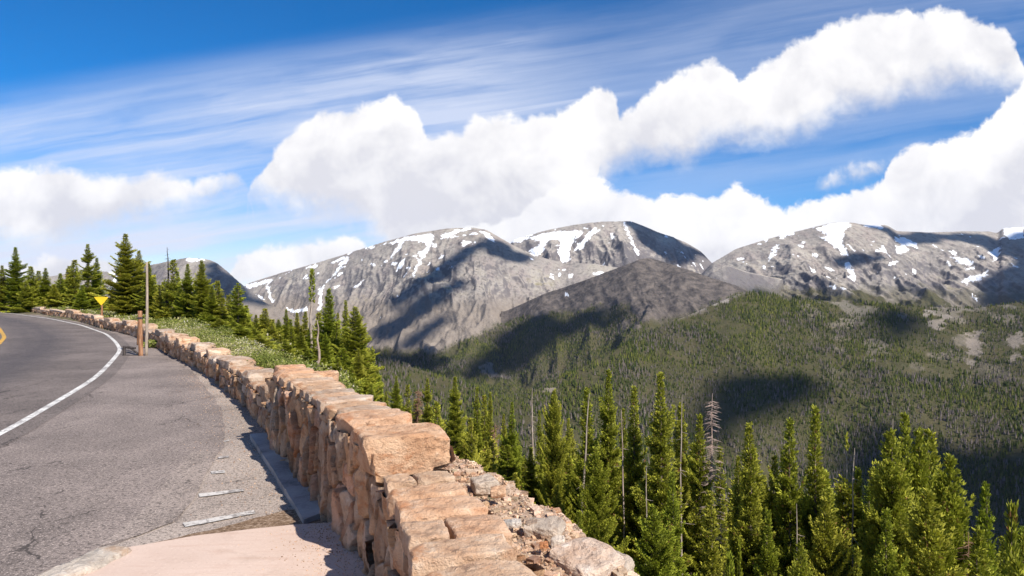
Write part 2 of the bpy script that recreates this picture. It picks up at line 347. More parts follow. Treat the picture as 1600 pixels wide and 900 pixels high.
# ------------------------------------------------------------------ masks given as outlines on the mountains (real marks: snowfields, screes)
def c5(p): return [(350+.3*a, 330+.3*b) for a, b in p]
def c6(p): return [(750+.3*a, 330+.3*b) for a, b in p]
def c7(p): return [(1150+.3*a, 330+.3*b) for a, b in p]
def c1(p): return [(.2667*a, 360+.2667*b) for a, b in p]
SNOW = [c5(p) for p in (
 [(105,385),(160,375),(250,350),(240,372),(190,385),(130,405)], [(235,375),(245,440),(262,470),(250,480),(230,430),(222,390)], [(165,435),(215,455),(215,465),(180,450)],
 [(320,495),(360,515),(440,500),(435,520),(360,530),(330,510)], [(600,280),(630,245),(655,240),(640,265),(600,310),(560,350),(520,385),(510,430),(510,515),(490,515),(490,460),(495,410),(540,360),(575,320)],
 [(420,295),(480,275),(490,285),(430,305)], [(560,262),(620,240),(650,238),(600,262),(560,272)],
 [(860,165),(960,130),(1060,118),(1095,122),(1080,180),(1050,230),(1010,290),(990,340),(980,340),(1000,280),(1025,240),(1010,215),(1040,200),(1060,180),(1020,160),(950,155),(900,165),(860,175)],
 [(935,160),(905,210),(860,250),(880,215),(915,165)], [(1125,125),(1180,105),(1280,88),(1300,92),(1200,118),(1150,140),(1130,135)], [(1340,105),(1380,115),(1410,150),(1410,165),(1380,150),(1350,120)],
 [(740,185),(790,180),(780,192),(740,197)], [(680,390),(725,360),(725,370),(690,395)], [(580,395),(610,383),(600,397),(570,405)], [(950,288),(972,293),(960,307)], [(985,228),(1008,233),(1000,248)],
 [(893,442),(908,433),(906,447)], [(800,556),(820,544),(816,557)], [(765,270),(792,276),(785,286),(768,282)])] + [c6(p) for p in (
 [(155,150),(200,135),(290,130),(330,120),(350,115),(440,100),(530,100),(490,130),(475,170),(465,200),(470,255),(430,270),(415,250),(410,200),(420,160),(380,140),(340,170),(330,210),(290,235),(245,205),(300,185),(320,160),(250,140),(200,165),(170,165)],
 [(600,85),(615,95),(570,150),(530,190),(490,215),(495,195),(540,150),(560,120),(580,95)], [(500,110),(540,105),(515,140),(490,150)], [(743,55),(757,60),(782,130),(812,190),(832,230),(818,230),(793,175),(768,120)],
 [(0,105),(20,110),(80,150),(70,160),(20,125)], [(355,345),(385,340),(395,350),(365,352)], [(440,425),(457,423),(457,447),(440,442)])] + [c7(p) for p in (
 [(490,65),(590,55),(600,75),(560,110),(555,160),(585,230),(560,230),(520,190),(470,150),(430,130),(480,135),(450,110),(415,95)], [(220,125),(300,106),(300,120),(230,147)], [(150,140),(175,133),(165,162),(150,157)],
 [(213,170),(227,175),(202,220),(168,265),(180,225)], [(143,280),(154,285),(152,305),(140,300)], [(660,70),(740,66),(762,75),(762,97),(720,87),(670,82)],
 [(825,135),(870,135),(940,165),(950,195),(920,185),(880,180),(900,200),(860,220),(830,215),(840,190),(860,175),(830,155)], [(570,270),(590,270),(620,320),(630,365),(590,350),(565,340),(600,335),(580,300),(565,300)],
 [(1310,215),(1380,185),(1375,210),(1360,250),(1340,260),(1340,235)], [(1390,90),(1500,80),(1500,135),(1430,148),(1400,125)], [(1110,235),(1200,245),(1240,270),(1220,287),(1190,275),(1150,270),(1150,255)],
 [(1190,293),(1240,290),(1240,300),(1200,307)], [(1175,370),(1210,340),(1280,330),(1320,295),(1310,330),(1270,365),(1210,370),(1200,385)], [(1222,425),(1262,460),(1250,467)], [(800,263),(837,263),(835,277),(800,280)],
 [(400,215),(427,220),(420,234),(400,234)], [(1265,228),(1297,233),(1290,247),(1270,247)], [(480,383),(520,393),(515,404),(485,399)], [(1100,263),(1122,267),(1115,282),(1100,280)], [(540,400),(580,405),(560,415)])] + [c1(p) for p in (
 [(1085,165),(1110,158),(1220,168),(1210,174),(1150,180),(1100,177)], [(630,240),(690,240),(690,252),(650,267)], [(692,260),(655,340),(618,384),(638,330),(672,270)], [(525,230),(560,235),(555,244),(530,242)])]
def in_poly(px, py, poly):
    r = np.zeros(px.shape, bool); n = len(poly)
    for i in range(n):
        x0, y0 = poly[i]; x1, y1 = poly[(i+1) % n]
        if y0 == y1: continue
        c = ((y0 > py) != (y1 > py)) & (px < (x1-x0)*(py-y0)/(y1-y0)+x0)
        r ^= c
    return r
def multi_poly(px, py, polys):
    m = np.zeros(px.shape, bool)
    for P in polys:
        a = np.array(P); bb = (px > a[:, 0].min()-1) & (px < a[:, 0].max()+1) & (py > a[:, 1].min()-1) & (py < a[:, 1].max()+1)
        ii = np.nonzero(bb)[0]
        if len(ii): m[ii] |= in_poly(px[ii], py[ii], P)
    return m
TREELINE = [(-900,470),(300,470),(400,492),(440,505),(500,520),(560,538),(600,545),(650,545),(700,543),(730,528),(760,512),(800,500),(830,492),(870,486),(900,484),(940,478),(975,476),(1000,492),(1030,500),(1060,494),(1100,480),(1130,466),(1150,456),(1180,448),(2600,448)]
CLEAR = [[(745,572),(765,566),(775,575),(790,574),(798,590),(792,596),(775,588),(750,585)], [(840,606),(870,603),(880,612),(850,614)], [(965,508),(985,498),(1010,492),(1015,500),(990,520),(968,518)],
         [(1440,487),(1470,480),(1485,490),(1478,512),(1455,510)], [(1100,462),(1150,445),(1140,470),(1070,488)], [(570,585),(590,578),(600,600),(575,608)], [(1505,520),(1530,515),(1540,550),(1515,575)], [(1575,520),(1600,515),(1600,560),(1580,570)]]

# ------------------------------------------------------------------ terrain meshes
def build_far():
    us = np.concatenate([np.linspace(-5, -.86, 60), np.linspace(-.85, .85, 1250), np.linspace(.86, 5, 60)])
    Ys = np.concatenate([np.geomspace(150, 800, 60)[:-1], np.linspace(800, 2300, 260)[:-1], np.linspace(2300, 6000, 560), np.geomspace(6050, 14000, 40)])
    U, Yg = np.meshgrid(us, Ys); X = U*Yg
    x, y = X.ravel(), Yg.ravel(); z = Z(x, y)
    px = CX+F*x/y; py = HY-F*(z-CH)/y
    jx = (fbm(x/25, y/25, 3, 5)-.5)*7; jy = (fbm(x/25+40, y/25, 3, 6)-.5)*5
    jx += (fbm(x/9, y/9, 2, 15)-.5)*3; jy += (fbm(x/9+4, y/9, 2, 16)-.5)*3
    snow = multi_poly(px+jx, py+jy, SNOW) & (y > 2400)
    crumbs = (fbm(x/60, y/80, 4, 44) > .755) & (y > 3600) & (z > 60)
    snow = (snow | crumbs).astype(np.float32)
    tl = lerp(px, TREELINE)
    veg = sstep(-4, 10, py+jy*1.5+(fbm(x/120, y/120, 3, 8)-.5)*22-tl)
    veg *= 1-.85*multi_poly(px+jx*3, py+jy*3, CLEAR)*sstep(.38,.5,fbm(x/22,y/30,4,77))
    veg = np.where(y < 1300, np.maximum(veg, .8), veg)
    veg *= 1-.5*sstep(.55, .65, fbm(x/55, y/75, 4, 166))*sstep(1180, 1330, px)*sstep(640, 520, py)
    veg = np.where(y > 3900, veg*.6, veg)
    _, li = far_z(x, y, True); ridge_shade = (li == 5).astype(np.float32)*(y > 1500)  # middle ridge: mask for cloud shade put into the rock colour
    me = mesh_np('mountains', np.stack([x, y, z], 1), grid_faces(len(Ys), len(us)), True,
                 dict(snow=('FLOAT', snow), veg=('FLOAT', veg), ridge_shade=('FLOAT', ridge_shade)))
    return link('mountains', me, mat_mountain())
def mat_mountain():
    m, t, b, co = material('mountain_rock', .95, .1)
    geo = t.n.new('ShaderNodeNewGeometry'); nz = t.sep(geo.outputs['Normal'])[2]
    n1 = t.noise(co, .0035, 8, .6); n2 = t.noise(co, .03, 6, .65); n3 = t.noise(t.vmath('MULTIPLY', co, (1, .35, 1)), .012, 7, .62)
    n1 = t.math('MULTIPLY_ADD', t.math('SUBTRACT', n1, .5), .75, .5)
    rock = t.ramp(n1, [(.3, (.18, .165, .155)), (.5, (.32, .285, .25)), (.7, (.44, .395, .335))])
    rock = t.mix(t.math('MULTIPLY', t.mapr(n3, .45, .65), .7), rock, (.28, .235, .215))
    rock = t.mix(t.math('MULTIPLY', t.mapr(n2, .50, .66), .65), rock, (.115, .10, .095))
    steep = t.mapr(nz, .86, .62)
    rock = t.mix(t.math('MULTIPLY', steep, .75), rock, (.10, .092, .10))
    grass = t.mix(n2, (.20, .185, .09), (.30, .25, .15))
    rock = t.mix(t.math('MULTIPLY', t.math('MULTIPLY', t.mapr(n1, .50, .66), t.mapr(nz, .8, .93)), t.mapr(t.sep(co)[2], 220, -50)), rock, grass)
    rock = t.mix(t.math('MULTIPLY', t.attr('ridge_shade', out='Fac'), .75), rock, t.mix(t.mapr(n2, .35, .65), (.07, .06, .055), (.24, .20, .165)))
    veg = t.mix(n2, (.032, .046, .014), (.115, .088, .05))
    rock = t.mix(t.mapr(t.sep(co)[2], 0, -120), rock, t.mix(n2, (.14, .115, .095), (.33, .28, .235)))
    rock = t.mix(t.math('MULTIPLY', t.attr('ridge_shade', out='Fac'), .85), rock, t.mix(t.mapr(n2, .34, .68), (.055, .048, .046), (.145, .12, .105)))  # ridge painted darker to stand in for cloud shade
    col = t.mix(t.attr('veg', out='Fac'), rock, veg)
    sn = t.mapr(t.math('MULTIPLY_ADD', t.math('SUBTRACT', n2, .5), .5, t.attr('snow', out='Fac')), .42, .58)
    col = t.mix(sn, col, (.86, .87, .90))
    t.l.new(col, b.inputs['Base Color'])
    h = t.math('ADD', t.math('MULTIPLY', t.noise(co, .02, 9, .68), 1.0), t.math('MULTIPLY', n3, 1.2))
    t.l.new(t.bump(h, .55, 28.0), b.inputs['Normal'])
    return m
def mat_ground():
    m, t, b, co = material('hillside_soil', .95, .1)
    n = t.noise(co, .9, 7, .65); n2 = t.noise(co, 9, 5, .7)
    col = t.ramp(n, [(.3, (.05, .06, .025)), (.52, (.11, .10, .055)), (.68, (.20, .15, .10))])
    col = t.mix(t.math('MULTIPLY', t.mapr(n2, .5, .65), .5), col, (.25, .20, .15))
    sep = t.sep(co)
    t.l.new(col, b.inputs['Base Color']); t.l.new(t.bump(n2, .6, .05), b.inputs['Normal'])
    return m
def build_near():
    def ax(lo, hi, f0, f1, step):
        a = np.arange(f0, f1, step); L = [a]
        g = f1; st = step; out = []
        while g < hi: st *= 1.07; g += st; out.append(min(g, hi))
        g = f0; st = step; left = []
        while g > lo: st *= 1.07; g -= st; left.append(max(g, lo))
        return np.concatenate([np.array(left[::-1]), a, np.array(out)])
    xs = ax(-6000, 6000, -14, 4, .16)
    ys = ax(-6000, 150, 1, 24, .16); ys = ys[ys <= 150]; ys[-1] = 150
    X, Y = np.meshgrid(xs, ys); x, y = X.ravel(), Y.ravel(); z = Z(x, y)
    me = mesh_np('ground', np.stack([x, y, z], 1), grid_faces(len(ys), len(xs)), True)
    return link('ground', me, mat_ground())
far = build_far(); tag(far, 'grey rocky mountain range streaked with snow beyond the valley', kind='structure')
ground = build_near(); tag(ground, 'steep hillside below the road wall', kind='structure')

# ------------------------------------------------------------------ far-off wood (one mass of countless conifers)
def build_far_forest():
    n = 640000
    u = rng.uniform(-.95, .95, n); r = rng.uniform(0, 1, n)
    Y = np.where(rng.uniform(0, 1, n) < .8, np.sqrt(r*(3600**2-260**2)+260**2), rng.uniform(1900, 3400, n))
    # thin with distance so that the crowns still close up
    keep = rng.uniform(0, 1, n) < np.clip(1.25-Y/4200, .55, 1)
    u, Y = u[keep], Y[keep]; x = u*Y; z = Z(x, Y)
    px = CX+F*x/Y; py = HY-F*(z-CH)/Y
    tl = lerp(px, TREELINE)
    v = py+(fbm(x/120, Y/120, 3, 8)-.5)*22-tl
    dens = np.clip((v+2)/26, 0, 1)**1.1
    dens = np.where(Y < 1300, np.maximum(dens, .9), dens)
    gaps = sstep(.57, .66, fbm(x/60, Y/100, 5, 66))
    dens *= 1-.8*gaps
    bald_ = sstep(.54, .64, fbm(x/55, Y/75, 4, 166))*sstep(1180, 1330, px)*sstep(640, 520, py)
    dens *= 1-.6*bald_
    dens *= 1-.92*multi_poly(px+(fbm(x/25,Y/25,3,5)-.5)*22, py+(fbm(x/25+40,Y/25,3,6)-.5)*16, CLEAR)*(fbm(x/22,Y/30,4,77)>.42)
    k = (rng.uniform(0, 1, len(x)) < dens) & ~(multi_poly(px, py, SNOW))
    # drop the ones far down behind a crest (nothing of them is in view)
    f = np.linspace(.25, .97, 26); vis = np.ones(len(x), bool)
    ii = np.nonzero(k)[0]
    top = (z[ii]+14-CH)/Y[ii]
    hid = np.zeros(len(ii), bool)
    for q in f:
        yy = Y[ii]*q; xx = x[ii]*q; zz = Z(xx, yy)
        hid |= ((zz-CH)/yy) > top+.006
    ii = ii[~hid]; x, Y, z = x[ii], Y[ii], z[ii]
    h = (rng.uniform(4, 11, len(x))+np.clip((Y-2000)/500, 0, 3))*(.55+.9*fbm(x/90, Y/90, 3, 9)); w = h*rng.uniform(.15, .25, len(x))
    me = mesh_np('far_forest', np.stack([x, Y, z-.6], 1), np.zeros((0, 3), int), False,
                 dict(size=('FLOAT_VECTOR', np.stack([w, w, h], 1)), rot=('FLOAT', rng.uniform(0, 6.28, len(x)))))
    print('far trees', len(x))
    o = link('far_forest', me)
    ng = bpy.data.node_groups.new('scatter_conifers', 'GeometryNodeTree')
    ng.interface.new_socket('Geometry', in_out='INPUT', socket_type='NodeSocketGeometry')
    ng.interface.new_socket('Geometry', in_out='OUTPUT', socket_type='NodeSocketGeometry')
    N, Lk = ng.nodes, ng.links
    gi, go = N.new('NodeGroupInput'), N.new('NodeGroupOutput')
    jn = N.new('GeometryNodeJoinGeometry')
    for (r, z0, d) in ((1.0, .06, .50), (.74, .33, .42), (.45, .62, .38)):
        cn = N.new('GeometryNodeMeshCone'); cn.fill_type = 'NONE'
        cn.inputs['Vertices'].default_value = 6; cn.inputs['Radius Top'].default_value = 0.0
        cn.inputs['Radius Bottom'].default_value = r; cn.inputs['Depth'].default_value = d
        tr = N.new('GeometryNodeTransform'); tr.inputs['Translation'].default_value = (0, 0, z0)
        tr.inputs['Rotation'].default_value = (0.03, .02, r*3)
        Lk.new(cn.outputs['Mesh'], tr.inputs['Geometry']); Lk.new(tr.outputs[0], jn.inputs[0])
    sm = N.new('GeometryNodeSetMaterial'); sm.inputs['Material'].default_value = mat_far_tree()
    Lk.new(jn.outputs[0], sm.inputs['Geometry'])
    ip = N.new('GeometryNodeInstanceOnPoints')
    def na(nm, ty):
        a = N.new('GeometryNodeInputNamedAttribute'); a.data_type = ty; a.inputs['Name'].default_value = nm; return a.outputs['Attribute']
    Lk.new(gi.outputs[0], ip.inputs['Points']); Lk.new(sm.outputs[0], ip.inputs['Instance'])
    Lk.new(na('size', 'FLOAT_VECTOR'), ip.inputs['Scale'])
    cx = N.new('ShaderNodeCombineXYZ'); Lk.new(na('rot', 'FLOAT'), cx.inputs['Z'])
    Lk.new(cx.outputs[0], ip.inputs['Rotation'])
    Lk.new(ip.outputs[0], go.inputs[0])
    md = o.modifiers.new('scatter', 'NODES'); md.node_group = ng
    tag(o, 'distant conifer forest covering the valley slopes below the peaks', kind='stuff')
    return o
def mat_far_tree():
    m, t, b, co = material('far_conifer', .95, .05)
    oi = t.n.new('ShaderNodeObjectInfo'); loc = oi.outputs['Location']; rnd = oi.outputs['Random']
    green = t.ramp(rnd, [(0, (.022, .036, .009)), (.5, (.068, .082, .018)), (1, (.165, .165, .034))])
    n = t.noise(loc, .006, 5, .6)
    dead = t.mapr(t.math('ADD', t.math('MULTIPLY', rnd, .42), n), .79, .83)
    rn2 = t.math('FRACT', t.math('MULTIPLY', rnd, 17.3))
    col = t.mix(dead, green, t.mix(rn2, (.17, .14, .12), (.10, .085, .08)))
    t.l.new(col, b.inputs['Base Color']); return m
build_far_forest()

# ------------------------------------------------------------------ clouds overhead, outside the frame, whose shade falls on the slopes
def ray_hit(px, py):
    Y = np.concatenate([np.arange(250, 2300, 6.0), np.arange(2300, 7500, 14.0)]); x = (px-CX)/F*Y; z = Z(x, Y); rz = CH-(py-HY)/F*Y
    k = np.nonzero(rz <= z)[0]
    i = k[0] if len(k) else np.argmin(rz-z)
    return np.array([x[i], Y[i], z[i]])
def mat_cloud():
    m, t, b, co = material('cloud_vapour', 1.0, 0.0)
    t.l.new(t.mix(t.noise(co, .002, 4), (.84, .85, .88), (.9, .9, .9)), b.inputs['Base Color']); return m
def build_clouds():
    mc = mat_cloud()
    shades = [
     [(1085,655),(1110,600),(1180,588),(1260,590),(1290,602),(1250,632),(1215,655),(1140,680),(1095,690)],
     [(1330,700),(1350,668),(1420,655),(1520,690),(1600,710),(1690,740),(1690,900),(1500,880),(1290,800)],
     [(700,590),(750,564),(780,528),(830,500),(900,500),(960,478),(980,488),(955,512),(885,528),(850,560),(800,584),(740,600)],
     [(1352,352),(1400,364),(1500,364),(1640,362),(1700,420),(1640,478),(1528,478),(1530,442),(1575,412),(1560,388),(1480,379),(1440,392),(1400,377)],
     [(598,476),(640,440),(700,404),(748,378),(756,386),(715,424),(660,458),(612,492)],
     [(582,520),(640,476),(722,438),(728,450),(665,494),(600,534)],
     [(622,540),(690,488),(704,500),(655,548)],
     [(742,374),(790,382),(832,402),(800,410),(762,398)],
     [(335,408),(350,412),(385,450),(420,480),(360,474),(322,452),(318,428)],
     [(990,346),(1040,362),(1100,398),(1060,415),(1020,396),(990,372)],
     [(1368,492),(1400,484),(1450,500),(1440,520),(1400,535),(1370,530)],
     [(1300,404),(1345,396),(1380,402),(1360,414),(1310,416)],
     [(560,548),(640,552),(700,566),(690,578),(610,566),(565,560)],
     [(1195,455),(1290,468),(1250,478),(1200,472)],
    ]
    ALT = 5200.0
    for k, poly in enumerate(shades):
        P = np.array([ray_hit(*p) for p in poly])
        lam = (ALT-P[:, 2])/SUN[2]; Q = P+SUN[None]*lam[:, None]
        lo, hi = Q[:, :2].min(0), Q[:, :2].max(0); m_ = .12*(hi-lo); lo -= m_; hi += m_
        size = math.sqrt(np.prod(hi-lo)); N = 130
        gx, gy = np.meshgrid(np.linspace(lo[0], hi[0], N), np.linspace(lo[1], hi[1], N)); X, Y = gx.ravel(), gy.ravel()
        ins = in_poly(X, Y, [tuple(q[:2]) for q in Q]); dist = np.full(X.shape, 1e9)
        for i in range(len(Q)):
            p0, p1 = Q[i-1, :2], Q[i, :2]; d = p1-p0; tt = np.clip(((X-p0[0])*d[0]+(Y-p0[1])*d[1])/(d@d+1e-9), 0, 1)
            dist = np.minimum(dist, np.hypot(X-p0[0]-tt*d[0], Y-p0[1]-tt*d[1]))
        wd = dist[ins].max() if ins.any() else size
        f = np.where(ins, 1, -1)*dist/wd + (fbm(X/(wd*1.1), Y/(wd*1.1), 7, 17+k, .62)-.45)*1.35
        cell = (f > 0).reshape(N, N); keep = cell[:-1, :-1] & cell[1:, :-1] & cell[:-1, 1:] & cell[1:, 1:]
        fc = grid_faces(N, N)[keep.ravel()]; hh = np.sqrt(np.clip(f, 0, 1.2))*wd*.35
        bump_ = .6+.8*fbm(X/(wd*.35), Y/(wd*.35), 4, 3)
        V = np.concatenate([np.stack([X, Y, ALT+hh*bump_], 1), np.stack([X, Y, ALT-hh*.3], 1)]); fc = np.concatenate([fc, fc[:, ::-1]+N*N])
        used, inv = np.unique(fc.ravel(), return_inverse=True)
        me = mesh_np('cloud', V[used], inv.reshape(-1, 4), True)
        o = link('cloud', me, mc); tag(o, 'white cumulus cloud drifting high over the valley, above the frame', kind='stuff')
build_clouds()

# ------------------------------------------------------------------ haze
def build_haze():
    x0, x1, y0, y1, z0, z1 = -9000, 9000, -7000, 14500, -1600, 1500
    v = [(x, y, z) for z in (z0, z1) for y in (y0, y1) for x in (x0, x1)]
    f = [(0,2,3,1),(4,5,7,6),(0,1,5,4),(2,6,7,3),(0,4,6,2),(1,3,7,5)]
    me = mesh_any('haze', v, f); m = bpy.data.materials.new('haze_air'); m.use_nodes = True
    t = NT(m.node_tree); t.n.remove(t.n['Principled BSDF'])
    pv = t.n.new('ShaderNodeVolumePrincipled'); pv.inputs['Color'].default_value = (.62, .72, 1, 1)
    pv.inputs['Density'].default_value = 1.4e-5; pv.inputs['Anisotropy'].default_value = 0.0
    t.l.new(pv.outputs[0], t.n['Material Output'].inputs['Volume'])
    o = link('haze', me, m); tag(o, 'thin blue mountain haze filling the valley air', kind='stuff')
HAZE = True
if HAZE: build_haze()

# ------------------------------------------------------------------ paving
def sheet(name, pts, z, mat, label=None, thick=0.0, kind='structure', cell=.25, rag=0.0, seed=0):
    """flat polygon sheet; thick > 0 gives it a real edge"""
    P = []
    n = len(pts)
    for i in range(n):
        a, b = np.array(pts[i], float), np.array(pts[(i+1) % n], float); k = max(1, int(np.linalg.norm(b-a)/cell))
        for q in range(k): P.append(a+(b-a)*q/k)
    P = np.array(P)
    if rag:
        nx = fbm(P[:, 0]*4.0, P[:, 1]*4.0, 4, seed)-.5; ny = fbm(P[:, 0]*4.0+9, P[:, 1]*4.0, 4, seed+3)-.5
        P = P+np.stack([nx, ny], 1)*2*rag
    bm = __import__('bmesh').new()
    vs = [bm.verts.new((p[0], p[1], z)) for p in P]
    f = bm.faces.new(vs)
    if f.calc_area() and f.normal.z < 0: f.normal_flip()
    if thick:
        lo = [bm.verts.new((p[0], p[1], z-thick)) for p in P]
        for i in range(len(vs)): bm.faces.new((vs[i], lo[i], lo[(i+1) % len(vs)], vs[(i+1) % len(vs)]))
    bm.normal_update()
    __import__('bmesh').ops.recalc_face_normals(bm, faces=bm.faces[:]) if thick else None
    __import__('bmesh').ops.triangulate(bm, faces=[f])
    me = bpy.data.meshes.new(name); bm.to_mesh(me); bm.free()
    o = link(name, me, mat); tag(o, label, kind=kind); return o
def mat_asphalt(name, base, streak=False, light=.0, tint=(1, .95, .93)):
    m, t, b, co = material(name, .82, .25)
    g = t.noise(co, 95, 3, .75); g2 = t.noise(co, 38, 3, .7); big = t.noise(co, .55, 6, .6); mid = t.noise(t.vmath('MULTIPLY', co, (1, .5, 1)), 2.6, 6, .68)
    c0 = tuple(base*q for q in tint)
    col = t.mix(t.mapr(big, .35, .65), tuple(q*.80 for q in c0), tuple(q*1.25 for q in c0))
    col = t.mix(t.math('MULTIPLY', t.mapr(mid, .50, .68), .5), col, tuple(q*.55 for q in c0))
    if streak:
        uv = t.n.new('ShaderNodeAttribute'); uv.attribute_name = 'lane'
        a, l, _ = t.sep(uv.outputs['Vector'])[0:3]
        band = t.noise(t.comb(t.math('MULTIPLY', a, .05), t.math('MULTIPLY', l, 1.6), 0), 1.0, 6, .65, .25)
        w1 = t.mapr(t.math('ABSOLUTE', t.math('SUBTRACT', l, 2.05)), 1.25, .15)
        w2 = t.mapr(t.math('ABSOLUTE', t.math('SUBTRACT', l, 5.2)), 1.6, .2)
        wear = t.math('MULTIPLY', t.math('MAXIMUM', w1, w2), t.mapr(band, .25, .62, .55, 1.0))
        col = t.mix(t.math('MULTIPLY', wear, .72), col, (base*.30, base*.28, base*.33))
    col = t.mix(t.math('MULTIPLY', t.mapr(g, .54, .68), .85), col, tuple(q*3.0+.04 for q in c0))
    col = t.mix(t.math('MULTIPLY', t.mapr(g2, .50, .38), .75), col, tuple(q*.25 for q in c0))
    # hairline cracks
    vr = t.voro(t.vmath('ADD', co, t.vmath('SCALE', t.noise(co, 1.3, 4, col=True), scale=.9)), .55, 'DISTANCE_TO_EDGE')
    crack = t.math('MULTIPLY', t.mapr(vr, .007, .002), t.mapr(mid, .48, .56))
    col = t.mix(t.math('MULTIPLY', crack, .8), col, tuple(q*.2 for q in c0))
    t.l.new(col, b.inputs['Base Color'])
    t.l.new(t.bump(t.math('ADD', g2, g), .5, .006), b.inputs['Normal'])
    return m
def mat_paint(name, colr, wornto):
    m, t, b, co = material(name, .6, .3)
    n = t.noise(co, 28, 5, .75); n2 = t.noise(co, 3, 4)
    wear = t.mapr(t.math('MULTIPLY_ADD', n2, .45, n), .64, .82)
    t.l.new(t.mix(wear, colr, wornto), b.inputs['Base Color']); t.l.new(t.bump(n, .4, .004), b.inputs['Normal']); return m
M_ROAD = mat_asphalt('road_asphalt', .135, True, tint=(1.17,.95,.84)); M_PULL = mat_asphalt('pullout_asphalt', .185, tint=(1.16,.94,.83))
M_SHO = mat_asphalt('shoulder_asphalt', .27, tint=(1.12, .92, .79)); M_WORN = mat_asphalt('worn_asphalt', .215, tint=(1.14, .93, .81))
M_WHITE = mat_paint('white_road_paint', (.80, .77, .72), (.30, .27, .25)); M_YEL = mat_paint('yellow_road_paint', (.75, .40, .03), (.28, .19, .07))

# white edge line centre
WLN = np.array([(-3.9,-14),(-4.1,-6),(-4.35,0),(-4.9,4),(-6.1,8.19),(-6.64,9.57),(-7.3,11.3),(-8.1,13.3),(-9.5,16.2),(-11.0,19.2),(-12.9,22.2),(-15.4,25.9),(-20.2,32.0),(-25.9,38.4),(-33,45.5),(-40.5,52),(-58,64),(-90,82),(-150,108)], float)
Wl = np.concatenate([[0], np.cumsum(np.linalg.norm(np.diff(WLN, axis=0), axis=1))])
_ls = np.arange(0, Wl[-1], .2); _lx = _sm(np.interp(_ls, Wl, WLN[:, 0]), 30); _ly = _sm(np.interp(_ls, Wl, WLN[:, 1]), 30)
def lane(s, off):
    x = np.interp(s, _ls, _lx); y = np.interp(s, _ls, _ly)
    dx = np.interp(s+.2, _ls, _lx)-np.interp(s-.2, _ls, _lx); dy = np.interp(s+.2, _ls, _ly)-np.interp(s-.2, _ls, _ly)
    l = np.hypot(dx, dy)+1e-9; return x-dy/l*off, y+dx/l*off          # offset to the left
def lane_strip(name, off0, off1, z, mat, label, n=4, s0=0, s1=None, kind='structure'):
    ss = np.concatenate([np.arange(s0, 70, .25), np.arange(70, (s1 or _ls[-1]-1), 2)])
    offs = np.linspace(off0, off1, n); Sg, Og = np.meshgrid(ss, offs, indexing='ij')
    x, y = lane(Sg.ravel(), Og.ravel())
    me = mesh_np(name, np.stack([x, y, np.full(len(x), z)], 1), grid_faces(len(ss), n)[:, ::-1], False,
                 dict(lane=('FLOAT_VECTOR', np.stack([Sg.ravel(), Og.ravel(), 0*x], 1))))
    me.update(); o = link(name, me, mat)
    tag(o, label, kind=kind); return o
# shoulder: everything paved between the wall and the road, one sheet
s_far = WL[-1]-2
sw = np.concatenate([np.arange(0, 70, .5), np.arange(70, s_far, 3)])
xw, yw, *_ = wp(sw); xl, yl = lane(np.interp(np.linspace(0, 1, len(sw)), [0, 1], [0, _ls[-1]-1]), -.2)
shoulder_pts = [(a+.06, b) for a, b in zip(xw, yw)] + [(a, b) for a, b in zip(xl[::-1], yl[::-1])]
sheet('shoulder', shoulder_pts, .000, M_SHO, 'pale gravelly asphalt shoulder between wall and road', cell=5)
lane_strip('road', -.30, 9.0, .008, M_ROAD, 'dark two lane asphalt road curving left', 30)
PULL = [(-5.0,2.2),(-2.75,2.6),(-2.78,4.24)] + [gp(*p) for p in ((150,862),(215,838),(275,815),(300,785),(320,750),(335,722),(346,700),(351,681),(352,668),(349,653),(340,632),(326,611),(308,588),(289,566),(262,552),(238,541),(214,528),(190,520),(165,513.5),(140,507),(112,501.5),(85,497.5),(53,492))]
near_line = [lane(s, -.1) for s in np.linspace(Wl[14], Wl[2]+1, 60)]
PULL = PULL + [(float(a), float(b)) for a, b in near_line]
sheet('pullout', PULL, .004, M_PULL, 'grey asphalt pullout beside the white edge line', rag=.05)
WORN = [gp(*p) for p in ((158,856),(230,790),(300,706),(338,706),(318,752),(300,785),(272,816),(215,838))]
sheet('worn_patch', WORN, .0075, M_WORN, 'lighter worn band of asphalt at the pullout edge', rag=.04, seed=4)
lane_strip('edge_line', -.05, .05, .012, M_WHITE, 'white painted edge line', 2)
lane_strip('centre_line', 3.02, 3.14, .012, M_YEL, 'outer yellow centre line', 2)
lane_strip('centre_line', 3.26, 3.38, .012, M_YEL, 'inner yellow centre line', 2)
lane_strip('edge_line', 6.45, 6.58, .012, M_WHITE, 'white painted edge line on the far side', 2)
M_FADED = mat_paint('faded_road_paint', (.58, .54, .50), (.24, .21, .19))
def stripe(a, b, c, d, label):
    sheet('parking_line', [gp(*a), gp(*b), gp(*c), gp(*d)], .0095, M_FADED, label, rag=.012, cell=.06, seed=int(a[0]))
stripe((310,773),(378,765),(382,769),(312,778), 'short white painted stripe, the longer middle one')
stripe((286,819),(396,799),(400,804),(290,825), 'faded long white stripe nearest the pavement')
stripe((329,738),(350,736),(352,740),(331,742), 'short white paint dash')
stripe((341,716),(357,713),(358,716),(342,718), 'short white paint dash further off')
stripe((349,690),(358,688),(358,690),(350,692), 'small white paint mark')
